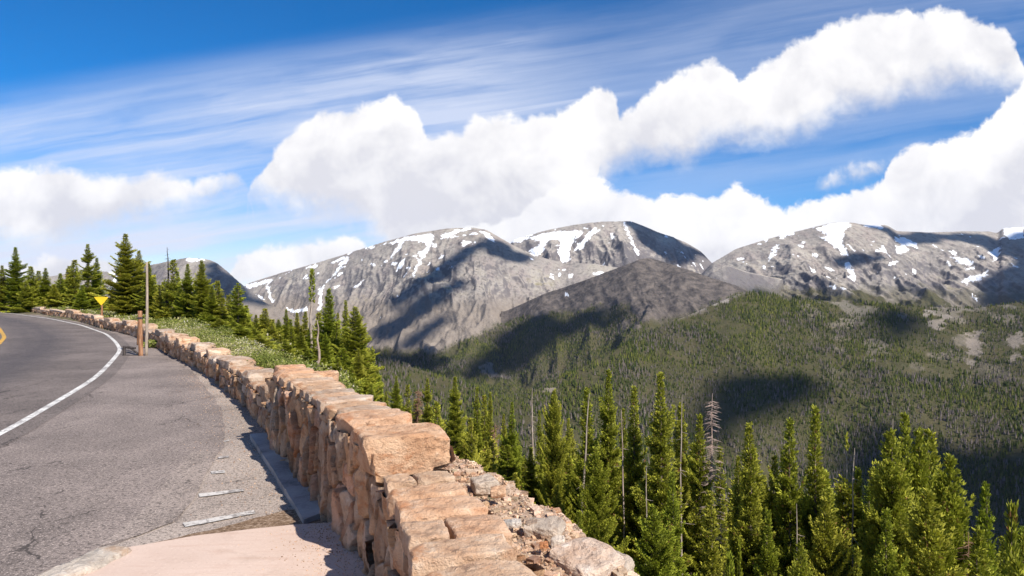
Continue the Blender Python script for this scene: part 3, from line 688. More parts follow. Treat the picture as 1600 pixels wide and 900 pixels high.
# pink concrete pavement in the foreground
mp, t, b, co = material('pink_concrete', .85, .2)
n = t.noise(co, .9, 6, .6); n2 = t.noise(co, 60, 3, .7); n3 = t.noise(t.vmath('MULTIPLY', co, (1, 6, 1)), 3, 5, .6)
col = t.mix(t.mapr(n, .3, .7), (.52, .385, .315), (.60, .46, .385)); col = t.mix(t.math('MULTIPLY', t.mapr(n3, .5, .7), .35), col, (.46, .30, .23))
st_ = t.noise(co, 1.7, 7, .7, .5); col = t.mix(t.math('MULTIPLY', t.mapr(st_, .52, .68), .45), col, (.38, .27, .21)); col = t.mix(t.math('MULTIPLY', t.mapr(n2, .58, .7), .4), col, (.75, .62, .52)); col = t.mix(t.math('MULTIPLY', t.mapr(n2, .42, .3), .35), col, (.35, .24, .19))
t.l.new(col, b.inputs['Base Color']); t.l.new(t.bump(n2, .4, .004), b.inputs['Normal'])
PINK = [gp(*p, .045) for p in ((148,866),(190,856),(240,848),(300,838),(380,828),(455,820),(512,817))]
PINK += [(float(wp(s)[0]), float(wp(s)[1])) for s in np.linspace(s_at_y(5.0), s_at_y(-3), 20)] + [(-2.1,-3),(-2.3,0),(-2.5,2.6),(-2.62,4.05)]
sheet('pavement', PINK, .045, mp, 'smooth pink concrete pavement in the foreground', thick=.06, cell=.08, rag=.012)
md_, t, b, co = material('dirt_gravel', .95, .1)
g = t.noise(co, 40, 4, .75); t.l.new(t.ramp(g, [(.3, (.07, .045, .03)), (.5, (.20, .13, .085)), (.68, (.42, .32, .24))]), b.inputs['Base Color']); t.l.new(t.bump(g, .8, .012), b.inputs['Normal'])
M_DIRT = md_
DIRT = [gp(*p) for p in ((200,862),(285,842),(345,826),(400,812),(440,800),(500,796),(520,805),(528,826),(450,834),(360,842),(290,850),(235,860))]
sheet('dirt_strip', DIRT, .016, md_, 'brown gravelly dirt along the pavement edge', rag=.05, cell=.05, seed=9)
mcn, t, b, co = material('grey_concrete', .85, .2)
g = t.noise(co, 2.2, 6, .65); g2 = t.noise(co, 50, 3, .7)
col = t.ramp(g, [(.32, (.16, .15, .15)), (.5, (.34, .32, .31)), (.7, (.46, .44, .42))]); col = t.mix(t.math('MULTIPLY', t.mapr(g2, .5, .7), .4), col, (.5, .48, .45))
t.l.new(col, b.inputs['Base Color']); t.l.new(t.bump(g2, .4, .004), b.inputs['Normal'])
SLAB = [gp(*p, .05) for p in ((390,679),(421,676),(450,712),(478,752),(508,800),(474,813),(452,775),(425,733))]
sheet('gutter_slab', SLAB, .055, mcn, 'grey concrete gutter slab at the foot of the wall', thick=.06, cell=.1, rag=.006)

# ------------------------------------------------------------------ stones
def rounded_box(sx, sy, sz, r, n=(14, 9, 5), seed=0, amp=.02, strata=.006, taper=0.0):
    """half sizes -> verts, quad faces (closed, welded) of a rough hewn block"""
    V = {}; F_ = []; P = []
    def vid(i, j, k):
        key = (i, j, k)
        if key not in V: V[key] = len(P); P.append(key)
        return V[key]
    nx, ny, nz = n
    for (A, B, fix) in (('x', 'y', 'z'), ('y', 'z', 'x'), ('z', 'x', 'y')):
        na = dict(x=nx, y=ny, z=nz)[A]; nb = dict(x=nx, y=ny, z=nz)[B]; nf = dict(x=nx, y=ny, z=nz)[fix]
        for side in (0, nf):
            for a in range(na):
                for c in range(nb):
                    q = []
                    for (da, db) in ((0, 0), (1, 0), (1, 1), (0, 1)):
                        d = {A: a+da, B: c+db, fix: side}; q.append(vid(d['x'], d['y'], d['z']))
                    F_.append(q if side else q[::-1])
    I = np.array(P, float); N = np.array([nx, ny, nz]); hs = np.array([sx, sy, sz])
    u = I/N*2-1; u = np.sign(u)*np.abs(u)**.8                # finer rows near the arris
    p = u*hs; q = np.clip(p, -(hs-r), hs-r); d = p-q; l = np.linalg.norm(d, axis=1, keepdims=True)
    p = q + np.where(l > 1e-6, d/np.maximum(l, 1e-6)*r, 0)
    p[:, 0] *= 1+taper*p[:, 1]/sy
    x, y, z = p.T; o = seed*3.7
    nn = p/hs; nn /= np.linalg.norm(nn, axis=1, keepdims=True)+1e-9
    s = max(sx, sy)
    d1 = fbm(x/s*1.3+o+z*3, y/s*1.3+z*2, 3, seed)-.5
    d2 = ridged(x*9+o+z*14, y*9+z*11, 4, seed+1)-.55
    d3 = fbm(x*38+o+z*50, y*30-z*41, 4, seed+2)-.5
    lay = np.floor((z+d1*.05)/.035)
    d4 = (_h(lay.astype(int), lay.astype(int)*0+seed, 3)-.5)
    p = p + nn*(d1*amp*2.0 + d2*amp*.9 + d3*amp*.7)[:, None]
    p[:, :2] *= (1+d4*strata*4)[:, None]
    rr = np.random.default_rng(seed*13+5)
    for _ in range(26):
        v = rr.normal(0, 1, 3)*np.array([1, 1, .8])/hs; v /= np.linalg.norm(v)
        sup = (np.abs(v)*hs).sum(); dlim = sup*rr.uniform(.74, .93); ov = p@v-dlim
        p = p-np.maximum(ov, 0)[:, None]*v[None]*.92
    # chipped outline of the slab
    ed = fbm(x*5+o, y*5, 3, seed+5)-.5; p[:, :2] *= (1+ed*.10)[:, None]
    return p, np.array(F_)
def mat_stone(name, warm=1.0, grey=False):
    m, t, b, co = material(name, .88, .2)
    tint = t.attr('tint')
    n1 = t.noise(co, 3.2, 6, .6, .3); n2 = t.noise(co, 14, 7, .7); n3 = t.noise(co, 70, 4, .75); n4 = t.noise(t.vmath('MULTIPLY', co, (1, 1, 1.7)), 4.5, 7, .66, .35)
    if grey: a, c, e, sp = (.38, .34, .30), (.54, .48, .42), (.32, .21, .14), (.64, .60, .55)
    else: a, c, e, sp = (.50, .31, .195), (.68, .50, .36), (.44, .19, .08), (.78, .67, .54)
    col = t.mix(t.mapr(n1, .35, .62), a, c)
    col = t.mix(t.math('MULTIPLY', t.mapr(n4, .50, .66), .75), col, e)
    col = t.mix(t.math('MULTIPLY', t.mapr(n2, .55, .72), .6), col, sp)
    col = t.mix(t.math('MULTIPLY', t.mapr(n2, .46, .32), .65), col, (.17, .10, .07))
    col = t.mix(t.math('MULTIPLY', t.mapr(n3, .60, .72), .35), col, (.75, .70, .62))
    col = t.mix(t.math('MULTIPLY', t.mapr(n3, .40, .28), .55), col, (.14, .09, .07))
    col = t.mix(1.0, col, tint, 'MULTIPLY')
    t.l.new(col, b.inputs['Base Color'])
    h = t.math('MULTIPLY_ADD', n3, .35, t.math('MULTIPLY_ADD', n4, .45, n2))
    t.l.new(t.bump(h, 1.0, .035), b.inputs['Normal']); return m
M_STONE = mat_stone('pink_granite'); M_GREY = mat_stone('grey_granite', grey=True)
def stone_mesh(name, pf, tint, smooth=True):
    p, f = pf; return mesh_np(name, p, f, smooth, dict(tint=('FLOAT_COLOR', np.tile((*tint, 1.0), (len(p), 1)))))
def rtint(r=None):
    r = r or random
    g = r.uniform(.74, 1.10); w = r.uniform(-.10, .07); return (g*(1+w), g, g*(1-w*1.2))

# ------------------------------------------------------------------ the stone wall
S0 = s_at_y(-2.5); S_STEP = s_at_y(4.02); S_COR = s_at_y(7.5); S_END = WL[-1]-6
TH = .42
def top_z(s):
    if s < S_STEP: return .69
    if s < S_COR: return .86
    k = (s-S_COR)
    return .435 - .05*min(1, k/28) - .05*min(1, max(0, k-28)/25)
wall = empty('stone_wall', (float(wp(S_STEP)[0]), float(wp(S_STEP)[1]), 0))
tag(wall, 'long low wall of rough pink granite blocks curving along the road edge', 'wall')
WO = np.array(wall.location)
def voronoi_face(s0, s1, ztop, ds, dz, cw, ch, seed, side=1, zbot=-.06, deep=.055):
    """heightfield of coursed rubble: returns verts, faces, tint"""
    ns = int((s1-s0)/ds)+1; nz = max(4, int((ztop.max()-zbot)/dz)+1)
    sv = np.linspace(s0, s1, ns); zt = ztop if len(ztop) == ns else np.interp(sv, np.linspace(s0, s1, len(ztop)), ztop)
    Sg, Tg = np.meshgrid(sv, np.linspace(0, 1, nz)); Zg = zbot+(zt[None]-zbot)*Tg
    warp = fbm(Sg*3.1, Zg*3.1, 3, seed+9)-.5; warp2 = fbm(Sg*3.1+5, Zg*3.1, 3, seed+8)-.5
    a = Sg/cw+warp*.9; c = Zg/ch+warp2*.9
    ia, ic = np.floor(a), np.floor(c)
    f1 = np.full(a.shape, 9.); f2 = np.full(a.shape, 9.); cid = np.zeros(a.shape, int); cx_ = np.zeros(a.shape); cz_ = np.zeros(a.shape)
    for di in (-2, -1, 0, 1, 2):
        for dj in (-2, -1, 0, 1, 2):
            ii, jj = (ia+di).astype(np.int64), (ic+dj).astype(np.int64)
            px = ii+.15+.7*_h(ii, jj, seed)+.5*(jj % 2); pz = jj+.12+.76*_h(ii, jj, seed+1)
            ex = (a-px); ez = (c-pz); d = (np.abs(ex)**2.6+np.abs(ez)**2.6)**(1/2.6)
            m = d < f1; f2 = np.where(m, f1, np.minimum(f2, d)); f1 = np.where(m, d, f1)
            cid = np.where(m, (ii*73+jj*1291), cid); cx_ = np.where(m, ex, cx_); cz_ = np.where(m, ez, cz_)
    e = sstep(.02, .105, f2-f1)
    h = lambda k: _h(cid, cid*0+k, seed)
    prot = (h(1)-.45)*.075; tilt = (h(2)-.5)*.13*cx_+(h(3)-.5)*.10*cz_-.02*(cx_**2+cz_**2)
    nz_ = (ridged(Sg*7, Zg*5, 4, seed+4)-.5)*.022+(fbm(Sg*30, Zg*24, 4, seed+6)-.5)*.016
    out = e*(prot+tilt+nz_+.018)-(1-e)*(deep+.01*fbm(Sg*20, Zg*20, 2, 3))
    x, y, tx, ty, nx, ny = wp(Sg.ravel()); o = out.ravel()
    base = 0.0 if side > 0 else TH
    sg = -1 if side > 0 else 1
    V = np.stack([x+nx*(base+sg*o), y+ny*(base+sg*o), Zg.ravel()], 1)
    g = .66+.44*h(5); w = .08+(h(6)-.5)*.24; pk = (h(7) > .88)*.05
    jt = e[..., None]; T = np.stack([g*(1+w), g*(1-pk), g*(1-w*1.1+pk*.3)], -1)*jt + np.array([.26, .25, .24])*(1-jt)
    T = np.concatenate([T, np.ones(T.shape[:2]+(1,))], -1).reshape(-1, 4)
    Fc = grid_faces(nz, ns)
    return V, (Fc if side < 0 else Fc[:, ::-1]), T
def face_part(name, pieces):
    Vs, Fs, Ts = [], [], []; o = 0
    for V, Fc, T in pieces: Vs.append(V-WO); Fs.append(Fc+o); Ts.append(T); o += len(V)
    me = mesh_np(name, np.concatenate(Vs), np.concatenate(Fs), True, dict(tint=('FLOAT_COLOR', np.concatenate(Ts))))
    return link(name, me, M_STONE, wall)
def ztop_arr(s0, s1, n, cut): return np.array([top_z(s)-cut for s in np.linspace(s0, s1, n)])
n_ = 400
mids = s_at_y(14)
face_part('wall_face', [
    voronoi_face(S0, S_STEP, np.full(n_, .60), .009, .009, .135, .27, 3),
    voronoi_face(S_STEP, S_COR, np.full(n_, .77), .009, .009, .135, .29, 5),
    voronoi_face(S_COR, mids, ztop_arr(S_COR, mids, n_, .07), .014, .012, .20, .20, 7),
    voronoi_face(mids, S_END, ztop_arr(mids, S_END, n_, .07), .05, .035, .36, .20, 9)])
face_part('wall_back', [
    voronoi_face(S0, S_STEP, np.full(n_, .60), .02, .02, .22, .22, 13, -1, -.2),
    voronoi_face(S_STEP, S_COR, np.full(n_, .77), .02, .02, .22, .22, 15, -1, -.2),
    voronoi_face(S_COR, S_END, ztop_arr(S_COR, S_END, n_, .07), .06, .05, .36, .20, 17, -1, -.2)])
def core(name):      # mortar hearting between the two faces, up to the beds of the copings
    V, Fc = [], []
    def seg(ss, cut):
        o = len(V)
        for s in ss:
            x, y, tx, ty, nx, ny = [float(q) for q in wp(s)]
            for d, z in ((.05, -.1), (.05, top_z(min(max(s, ss[0]+.01), ss[-1]-.01))-cut), (TH-.05, top_z(min(max(s, ss[0]+.01), ss[-1]-.01))-cut), (TH-.05, -.1)):
                V.append((x+nx*d-WO[0], y+ny*d-WO[1], z))
        for i in range(len(ss)-1):
            for k in range(3): a = o+i*4+k; Fc.append((a, a+4, a+5, a+1))
        e = o+(len(ss)-1)*4; Fc.append((o, o+1, o+2, o+3)); Fc.append((e+3, e+2, e+1, e))
    seg(np.linspace(S0, S_STEP, 40), .075); seg(np.linspace(S_STEP+.22, S_COR-.05, 24), .075); seg(np.concatenate([np.arange(S_COR, 70, .4), np.arange(70, S_END, 2)]), .06)
    me = mesh_any(name, V, Fc); 
    a = me.attributes.new('tint', 'FLOAT_COLOR', 'POINT'); a.data.foreach_set('color', np.tile((.6, .58, .56, 1.), (len(V), 1)).astype(np.float32).ravel())
    return link(name, me, M_STONE, wall)
core('wall_core')
cap_n = 0
def cap(s, length, zt, h, w0, w1, seed, name='coping_stone', tint=None, rot=0.0, amp=.014, n=(16, 20, 7), r=.035):
    """a coping block: s = mid arc, w0..w1 across the wall"""
    global cap_n
    x, y, tx, ty, nx, ny = [float(q) for q in wp(s)]
    wc = (w0+w1)/2; hx = length/2; hy = (w1-w0)/2
    p, f = rounded_box(hx, hy, h/2, min(r*.5, h*.3, hx*.6, hy*.6), n, seed, amp, taper=random.uniform(-.08, .08))
    me = stone_mesh(name, (p, f), tint or rtint(), smooth=False)
    o = link(name, me, M_STONE, wall)
    o.location = (x+nx*wc-WO[0], y+ny*wc-WO[1], zt-h/2)
    o.rotation_euler = (random.uniform(-.025, .025), random.uniform(-.02, .02), math.atan2(ty, tx)+rot)
    # local x follows the wall; local +y points to the left of the tangent (road side)
    cap_n += 1; return o
HI = (26, 34, 10)
sy = s_at_y
# nearest row, low part (from the camera outward)
def row(s0, s1, zt, lens, hh, seed, split=.3, n=(16, 20, 7), over=(-.035, .03), dz=.014):
    s = s0; i = 0
    while s < s1-.05:
        L = min(random.choice(lens)*random.uniform(.88, 1.12), s1-s)
        if s1-(s+L) < .12: L = s1-s
        z = zt(s+L/2)+random.uniform(-dz, dz); h = hh*random.uniform(.9, 1.25)
        a, b_ = random.uniform(*over), TH+random.uniform(-.02, .05)
        if random.random() < split:
            c = random.uniform(.35, .65)*TH
            cap(s+L/2, L*.97, z, h, a, c-.004, seed+i*2, n=n); cap(s+L/2, L*.97, z-random.uniform(.0, .018), h, c+.004, b_, seed+i*2+1, n=n)
        else: cap(s+L/2, L*.985, z, h, a, b_, seed+i*2, n=n)
        s += L; i += 1
row(S0, sy(2.0), lambda s: .685, [.3, .4], .11, 100)
cap(sy(2.18), .30, .665, .13, -.02, .46, 121, n=HI)
cap(sy(2.46), .255, .700, .14, -.03, .41, 122, n=HI, tint=(1.04, 1.0, .96))
cap(sy(2.735), .235, .702, .13, -.045, .38, 123, n=HI, tint=(1.06, 1.03, 1.0))
cap(sy(3.00), .25, .695, .12, -.03, .17, 124, n=HI, tint=(1.0, .97, .95)); cap(sy(3.00), .27, .690, .12, .18, .44, 125, n=HI, tint=(1.05, .95, .88))
cap(sy(3.28), .25, .697, .12, -.02, .40, 126, n=HI, tint=(1.05, .94, .86))
cap(sy(3.53), .19, .692, .12, -.03, .37, 127, n=HI, tint=(1.0, .90, .82))
cap(sy(3.76), .19, .700, .12, -.01, .16, 128, n=HI, tint=(.98, .97, .95)); cap(sy(3.78), .20, .697, .12, .17, .38, 129, n=HI, tint=(.95, .95, .93))
# the big raised block with a riser towards the camera
cap(sy(4.24), .50, .862, .25, -.055, .475, 140, n=(34, 34, 16), tint=(1.02, .90, .80), amp=.018, r=.045)
cap(sy(4.70), .34, .868, .16, -.04, .43, 141, n=HI, tint=(1.03, .93, .86))
row(sy(4.92), sy(6.7), lambda s: .852, [.26, .34, .22], .13, 150, .25, (20, 26, 8), dz=.012)
cap(sy(6.86), .30, .868, .15, -.02, .42, 170, n=HI); cap(sy(7.18), .34, .885, .16, -.03, .36, 171, n=HI, tint=(1.03, .9, .82)); cap(sy(7.08), .22, .862, .14, .34, .60, 172, n=HI, tint=(.98, .86, .78))
cap(sy(7.42), .20, .900, .12, .0, .34, 173, n=(16, 20, 7), tint=(1.0, .84, .74))
# low part beyond: blocks that step up and down
def zt_low(s): return top_z(s)+.035
i = 0; s = S_COR+.05
while s < S_END-1 and cap_n < 97:
    k = (s-S_COR); L = random.uniform(.45, .85) if k < 14 else (random.uniform(1.0, 1.6) if k < 30 else random.uniform(2.8, 4.4))
    up = (.075 if i % 3 == 1 else (-.045 if i % 3 == 0 else .0))+random.uniform(-.02, .02)
    cap(s+L/2, L*.97, zt_low(s)+up, .13+max(0, up)+.03, random.uniform(-.04, .02), TH+random.uniform(0, .06), 200+i, n=(14, 12, 6) if k < 14 else (10, 6, 4), amp=.022, r=.05)
    s += L; i += 1
# ragged end of the tall part: stones on the end face
def end_stones(s, z0, z1, name, seed, front=1):
    x, y, tx, ty, nx, ny = [float(q) for q in wp(s)]
    zz = z0; k = 0
    P = []; Fq = []; T = []; o = 0
    while zz < z1-.03:
        h = min(random.uniform(.09, .17), z1-zz); w = -.01
        while w < TH-.02:
            L = min(random.uniform(.10, .24), TH+.0-w)
            p, f = rounded_box(L/2*.97, .07, h/2*.96, .025, (8, 5, 6), seed+k, .012); k += 1
            c, sn = nx, ny
            q = np.stack([p[:, 0]*nx+p[:, 1]*tx, p[:, 0]*ny+p[:, 1]*ty, p[:, 2]], 1)
            q += np.array([x+nx*(w+L/2)-tx*front*.0-WO[0], y+ny*(w+L/2)-ty*front*.0-WO[1], zz+h/2])
            P.append(q); Fq.append(f+o); o += len(q); T.append(np.tile((*rtint(), 1), (len(q), 1))); w += L
        zz += h
    me = mesh_np(name, np.concatenate(P), np.concatenate(Fq), True, dict(tint=('FLOAT_COLOR', np.concatenate(T))))
    return link(name, me, M_STONE, wall)
end_stones(S_COR-.05, .3, .78, 'end_face', 500); 

# ------------------------------------------------------------------ loose boulders, curb stone, rubble
def boulder(px, py, z, size, seed, label, mat=None, sq=(1, .8, .6), rz=0.0, tint=None, group=None, name='boulder'):
    x, y = gp(px, py, z)
    p, f = rounded_box(size*sq[0], size*sq[1], size*sq[2], size*.18, (22, 18, 14), seed, size*.13)
    o = link(name, stone_mesh(name, (p, f), tint or (1.12, 1.02, .93), smooth=False), mat or M_GREY)
    o.location = (x, y, z+size*sq[2]*.4); o.rotation_euler = (.1, -.08, rz); tag(o, label, name.replace('_', ' '), group); return o
boulder(757, 763, .42, .085, 31, 'small grey boulder just behind the coping stones, at the head of the rubble', rz=.4)
boulder(850, 836, .40, .11, 32, 'angular grey boulder with a flat top in the middle of the rubble', rz=-.3, sq=(1, .7, .5))
boulder(916, 900, .34, .165, 33, 'large pale pinkish boulder at the outer edge of the rubble', mat=M_STONE, rz=.6, sq=(.9, 1, .55), tint=(1.1, 1.2, 1.35))
boulder(950, 908, .25, .13, 34, 'pale grey boulder at the lower right end of the rubble', rz=1.0)
boulder(850, 853, .47, .022, 35, 'small rust orange stone lying in front of the angular grey boulder', mat=M_STONE, tint=(.9, .55, .35), name='rubble_stone')
boulder(806, 820, .45, .032, 36, 'fist sized white stone lying on the rubble beside the long coping stone', tint=(1.5, 1.5, 1.5), name='rubble_stone')
boulder(792, 821, .45, .032, 37, 'fist sized grey stone, left of the white one on the rubble', tint=(1.0, 1.0, 1.02), name='rubble_stone')
boulder(831, 822, .45, .034, 38, 'fist sized brown stone, right of the white one on the rubble', tint=(.8, .65, .55), name='rubble_stone')
boulder(778, 772, .45, .05, 39, 'flat tan stone on the bank right of the small grey boulder', mat=M_STONE, name='rubble_stone')
boulder(872, 850, .44, .038, 40, 'pale round stone touching the right side of the angular boulder', tint=(1.6, 1.5, 1.4), name='rubble_stone')
x, y = gp(136, 886, .03)
p, f = rounded_box(.125, .26, .06, .045, (14, 20, 6), 77, .02)
o = link('curb_stone', stone_mesh('curb_stone', (p, f), (1.25, 1.2, 1.15)), M_GREY); o.location = (x, y, .02); o.rotation_euler = (0, 0, -.25)
tag(o, 'rounded pale grey curb stone at the left corner of the pink pavement', 'curb')
# rubble bed: countless pebbles
def scatter_stones(name, pts, sizes, mat, seed, tints=None):
    r = np.random.default_rng(seed); n = len(pts)
    base = np.array([(1,0,0),(-1,0,0),(0,1,0),(0,-1,0),(0,0,1),(0,0,-1)], float)
    cube = np.array([(-1,-1,-1),(1,-1,-1),(1,1,-1),(-1,1,-1),(-1,-1,1),(1,-1,1),(1,1,1),(-1,1,1)], float)*.7
    cf = np.array([(0,3,2,1),(4,5,6,7),(0,1,5,4),(1,2,6,5),(2,3,7,6),(3,0,4,7)])
    v = cube[None]*(1+r.uniform(-.35, .35, (n, 8, 3)))*r.uniform(.6, 1.2, (n, 1, 3))*np.array([1, 1, .6])
    a = r.uniform(0, 6.28, n); ca, sa = np.cos(a)[:, None], np.sin(a)[:, None]
    X = v[..., 0]*ca-v[..., 1]*sa; Y = v[..., 0]*sa+v[..., 1]*ca
    v = np.stack([X, Y, v[..., 2]], -1)*sizes[:, None, None]+pts[:, None]
    f = cf[None]+np.arange(n)[:, None, None]*8
    tt = (tints if tints is not None else np.repeat(r.uniform(.6, 1.5, (n, 1)), 3, 1)*(1+r.uniform(-.04, .04, (n, 3))))
    T = np.repeat(np.concatenate([tt, np.ones((n, 1))], 1)[:, None], 8, 1).reshape(-1, 4)
    return link(name, mesh_np(name, v.reshape(-1, 3), f.reshape(-1, 4), False, dict(tint=('FLOAT_COLOR', T))), mat)
def wall_points(n, s0, s1, w0, w1, pw=1.0):
    s = rng.uniform(s0, s1, n); w = w0+(w1-w0)*rng.uniform(0, 1, n)**pw
    x, y, tx, ty, nx, ny = wp(s); X, Y = x+nx*w, y+ny*w
    return X, Y, Z(X, Y), w, s
X, Y, Zp, w, s = wall_points(16000, sy(1.5), sy(7.5), TH-.02, 1.35)
sz = rng.uniform(.004, .012, len(X))*(1+3.0*(rng.uniform(0, 1, len(X)) > .94))
o = scatter_stones('rubble', np.stack([X, Y, Zp+.018+(ridged(X*5, Y*5, 5, 12)-.4)*.05*np.clip((w-.42)*3, 0, 1.3)+(fbm(X*22, Y*22, 3, 14)-.5)*.03], 1), sz, M_STONE, 3); tag(o, 'loose tan gravel and stone chips behind the wall', kind='stuff')
# grit on the shoulder and pavement edge
n = 2600; s = rng.uniform(sy(2.0), sy(5.0), n); w = -np.abs(rng.normal(0, .20, n))-.02
x, y, tx, ty, nx, ny = wp(s); o = scatter_stones('pavement_grit', np.stack([x+nx*w, y+ny*w, np.full(n, .047)], 1), rng.uniform(.0015, .005, n), M_STONE, 14)
tag(o, 'fine grit gathered on the pink pavement by the wall', kind='stuff')
n = 2200; s = rng.uniform(sy(4.3), sy(14), n); w = -np.abs(rng.normal(0, .35, n))-.01
x, y, tx, ty, nx, ny = wp(s); o = scatter_stones('grit', np.stack([x+nx*w, y+ny*w, np.full(n, .006)], 1), rng.uniform(.002, .006, n), M_STONE, 4)
tag(o, 'loose grit along the foot of the wall', kind='stuff')
mb, t, b, co = material('rubble_soil', .95, .1)
g = t.noise(co, 26, 6, .75); g2 = t.noise(co, 4, 4)
col = t.ramp(g, [(.3, (.22, .14, .10)), (.5, (.42, .30, .22)), (.7, (.62, .50, .40))]); t.l.new(col, b.inputs['Base Color']); t.l.new(t.bump(g, .9, .02), b.inputs['Normal'])
ss = np.arange(sy(-2), sy(7.6), .03); ws = np.linspace(TH-.08, 1.7, 70)
Sg, Wg = np.meshgrid(ss, ws, indexing='ij'); x, y, tx, ty, nx, ny = wp(Sg.ravel()); X, Y = x+nx*Wg.ravel(), y+ny*Wg.ravel()
zz = Z(X, Y)+.012+(ridged(X*5, Y*5, 5, 12)-.4)*.05*np.clip((Wg.ravel()-.42)*3, 0, 1.3)+(fbm(X*22, Y*22, 3, 14)-.5)*.03
link('rubble_bank', mesh_np('rubble_bank', np.stack([X, Y, zz], 1), grid_faces(len(ss), len(ws))[:, ::-1], True), mb)
bpy.data.objects['rubble_bank']['kind'] = 'structure'; bpy.data.objects['rubble_bank']['label'] = 'tan gravel bank behind the near wall'


# ------------------------------------------------------------------ foliage materials
def mat_needles():
    m, t, b, co = material('fir_needles', .75, .25)
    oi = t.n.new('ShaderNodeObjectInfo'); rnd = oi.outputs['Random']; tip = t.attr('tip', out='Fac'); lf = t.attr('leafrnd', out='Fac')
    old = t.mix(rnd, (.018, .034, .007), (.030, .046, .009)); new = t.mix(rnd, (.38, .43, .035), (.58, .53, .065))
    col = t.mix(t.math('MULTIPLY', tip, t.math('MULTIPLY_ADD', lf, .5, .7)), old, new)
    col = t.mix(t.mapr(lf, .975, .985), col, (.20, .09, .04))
    t.l.new(col, b.inputs['Base Color'])
    tr = t.n.new('ShaderNodeBsdfTranslucent'); t.l.new(t.mix(.5, col, (.34, .42, .03)), tr.inputs['Color'])
    ms = t.n.new('ShaderNodeMixShader'); ms.inputs[0].default_value = .26
    t.l.new(b.outputs[0], ms.inputs[1]); t.l.new(tr.outputs[0], ms.inputs[2]); t.l.new(ms.outputs[0], t.n['Material Output'].inputs['Surface'])
    return m
def mat_bark(name, a, c):
    m, t, b, co = material(name, .9, .15)
    n = t.noise(t.vmath('MULTIPLY', co, (6, 6, 1)), 3, 6, .7); t.l.new(t.mix(t.mapr(n, .35, .65), a, c), b.inputs['Base Color']); t.l.new(t.bump(n, .7, .02), b.inputs['Normal']); return m
M_NEED = mat_needles(); M_BARK = mat_bark('conifer_bark', (.10, .07, .05), (.26, .20, .15))
M_DEAD = mat_bark('dead_wood', (.22, .17, .14), (.46, .38, .32)); M_RUST = mat_bark('dead_needles', (.16, .09, .06), (.30, .18, .12))

def tube(path, radii, k=6):
    """open tapered tube along path"""
    P = np.array(path, float); n = len(P); T = np.gradient(P, axis=0); T /= np.linalg.norm(T, axis=1, keepdims=True)+1e-9
    up = np.where(np.abs(T[:, 2:3]) > .9, np.array([[1., 0, 0]]), np.array([[0, 0, 1.]])); A = np.cross(T, up); A /= np.linalg.norm(A, axis=1, keepdims=True)+1e-9; B = np.cross(T, A)
    th = np.arange(k)/k*2*math.pi; R = np.array(radii)[:, None, None]
    V = P[:, None]+R*(np.cos(th)[None, :, None]*A[:, None]+np.sin(th)[None, :, None]*B[:, None])
    a = np.arange(k); Fq = [np.stack([i*k+a, i*k+(a+1) % k, (i+1)*k+(a+1) % k, (i+1)*k+a], 1) for i in range(n-1)]
    return V.reshape(-1, 3), np.concatenate(Fq)
def merge(parts):
    V, Fq, o = [], [], 0
    for v, f in parts: V.append(v); Fq.append(f+o); o += len(v)
    return np.concatenate(V), np.concatenate(Fq)
def trunk_mesh(name, H, r0, seed, dead=0, mat=None):
    r = np.random.default_rng(seed); z = np.linspace(-.6, H, 14); P = np.stack([np.cumsum(r.normal(0, .012, 14)), np.cumsum(r.normal(0, .012, 14)), z], 1)
    P[:, :2] -= P[1, :2]
    parts = [tube(P, r0*(1-np.linspace(0, 1, 14))**.85+.006, 8)]
    for i in range(dead):
        t_ = r.uniform(.12, .8) if dead < 60 else r.uniform(.08, .97)
        zz = t_*H; a = r.uniform(0, 6.28); L = (1-t_)**.7*r.uniform(.25, .8)*H*.11+.06
        q = np.linspace(0, 1, 4); c = np.array([math.cos(a), math.sin(a), 0])
        p0 = np.array([np.interp(zz, z, P[:, 0]), np.interp(zz, z, P[:, 1]), zz])
        pts = p0+q[:, None]*c*L; pts[:, 2] += -.25*q*L+.18*q*q*L+r.normal(0, .01, 4)
        parts.append(tube(pts, .010*(1-q*.75), 3))
    return merge(parts), P
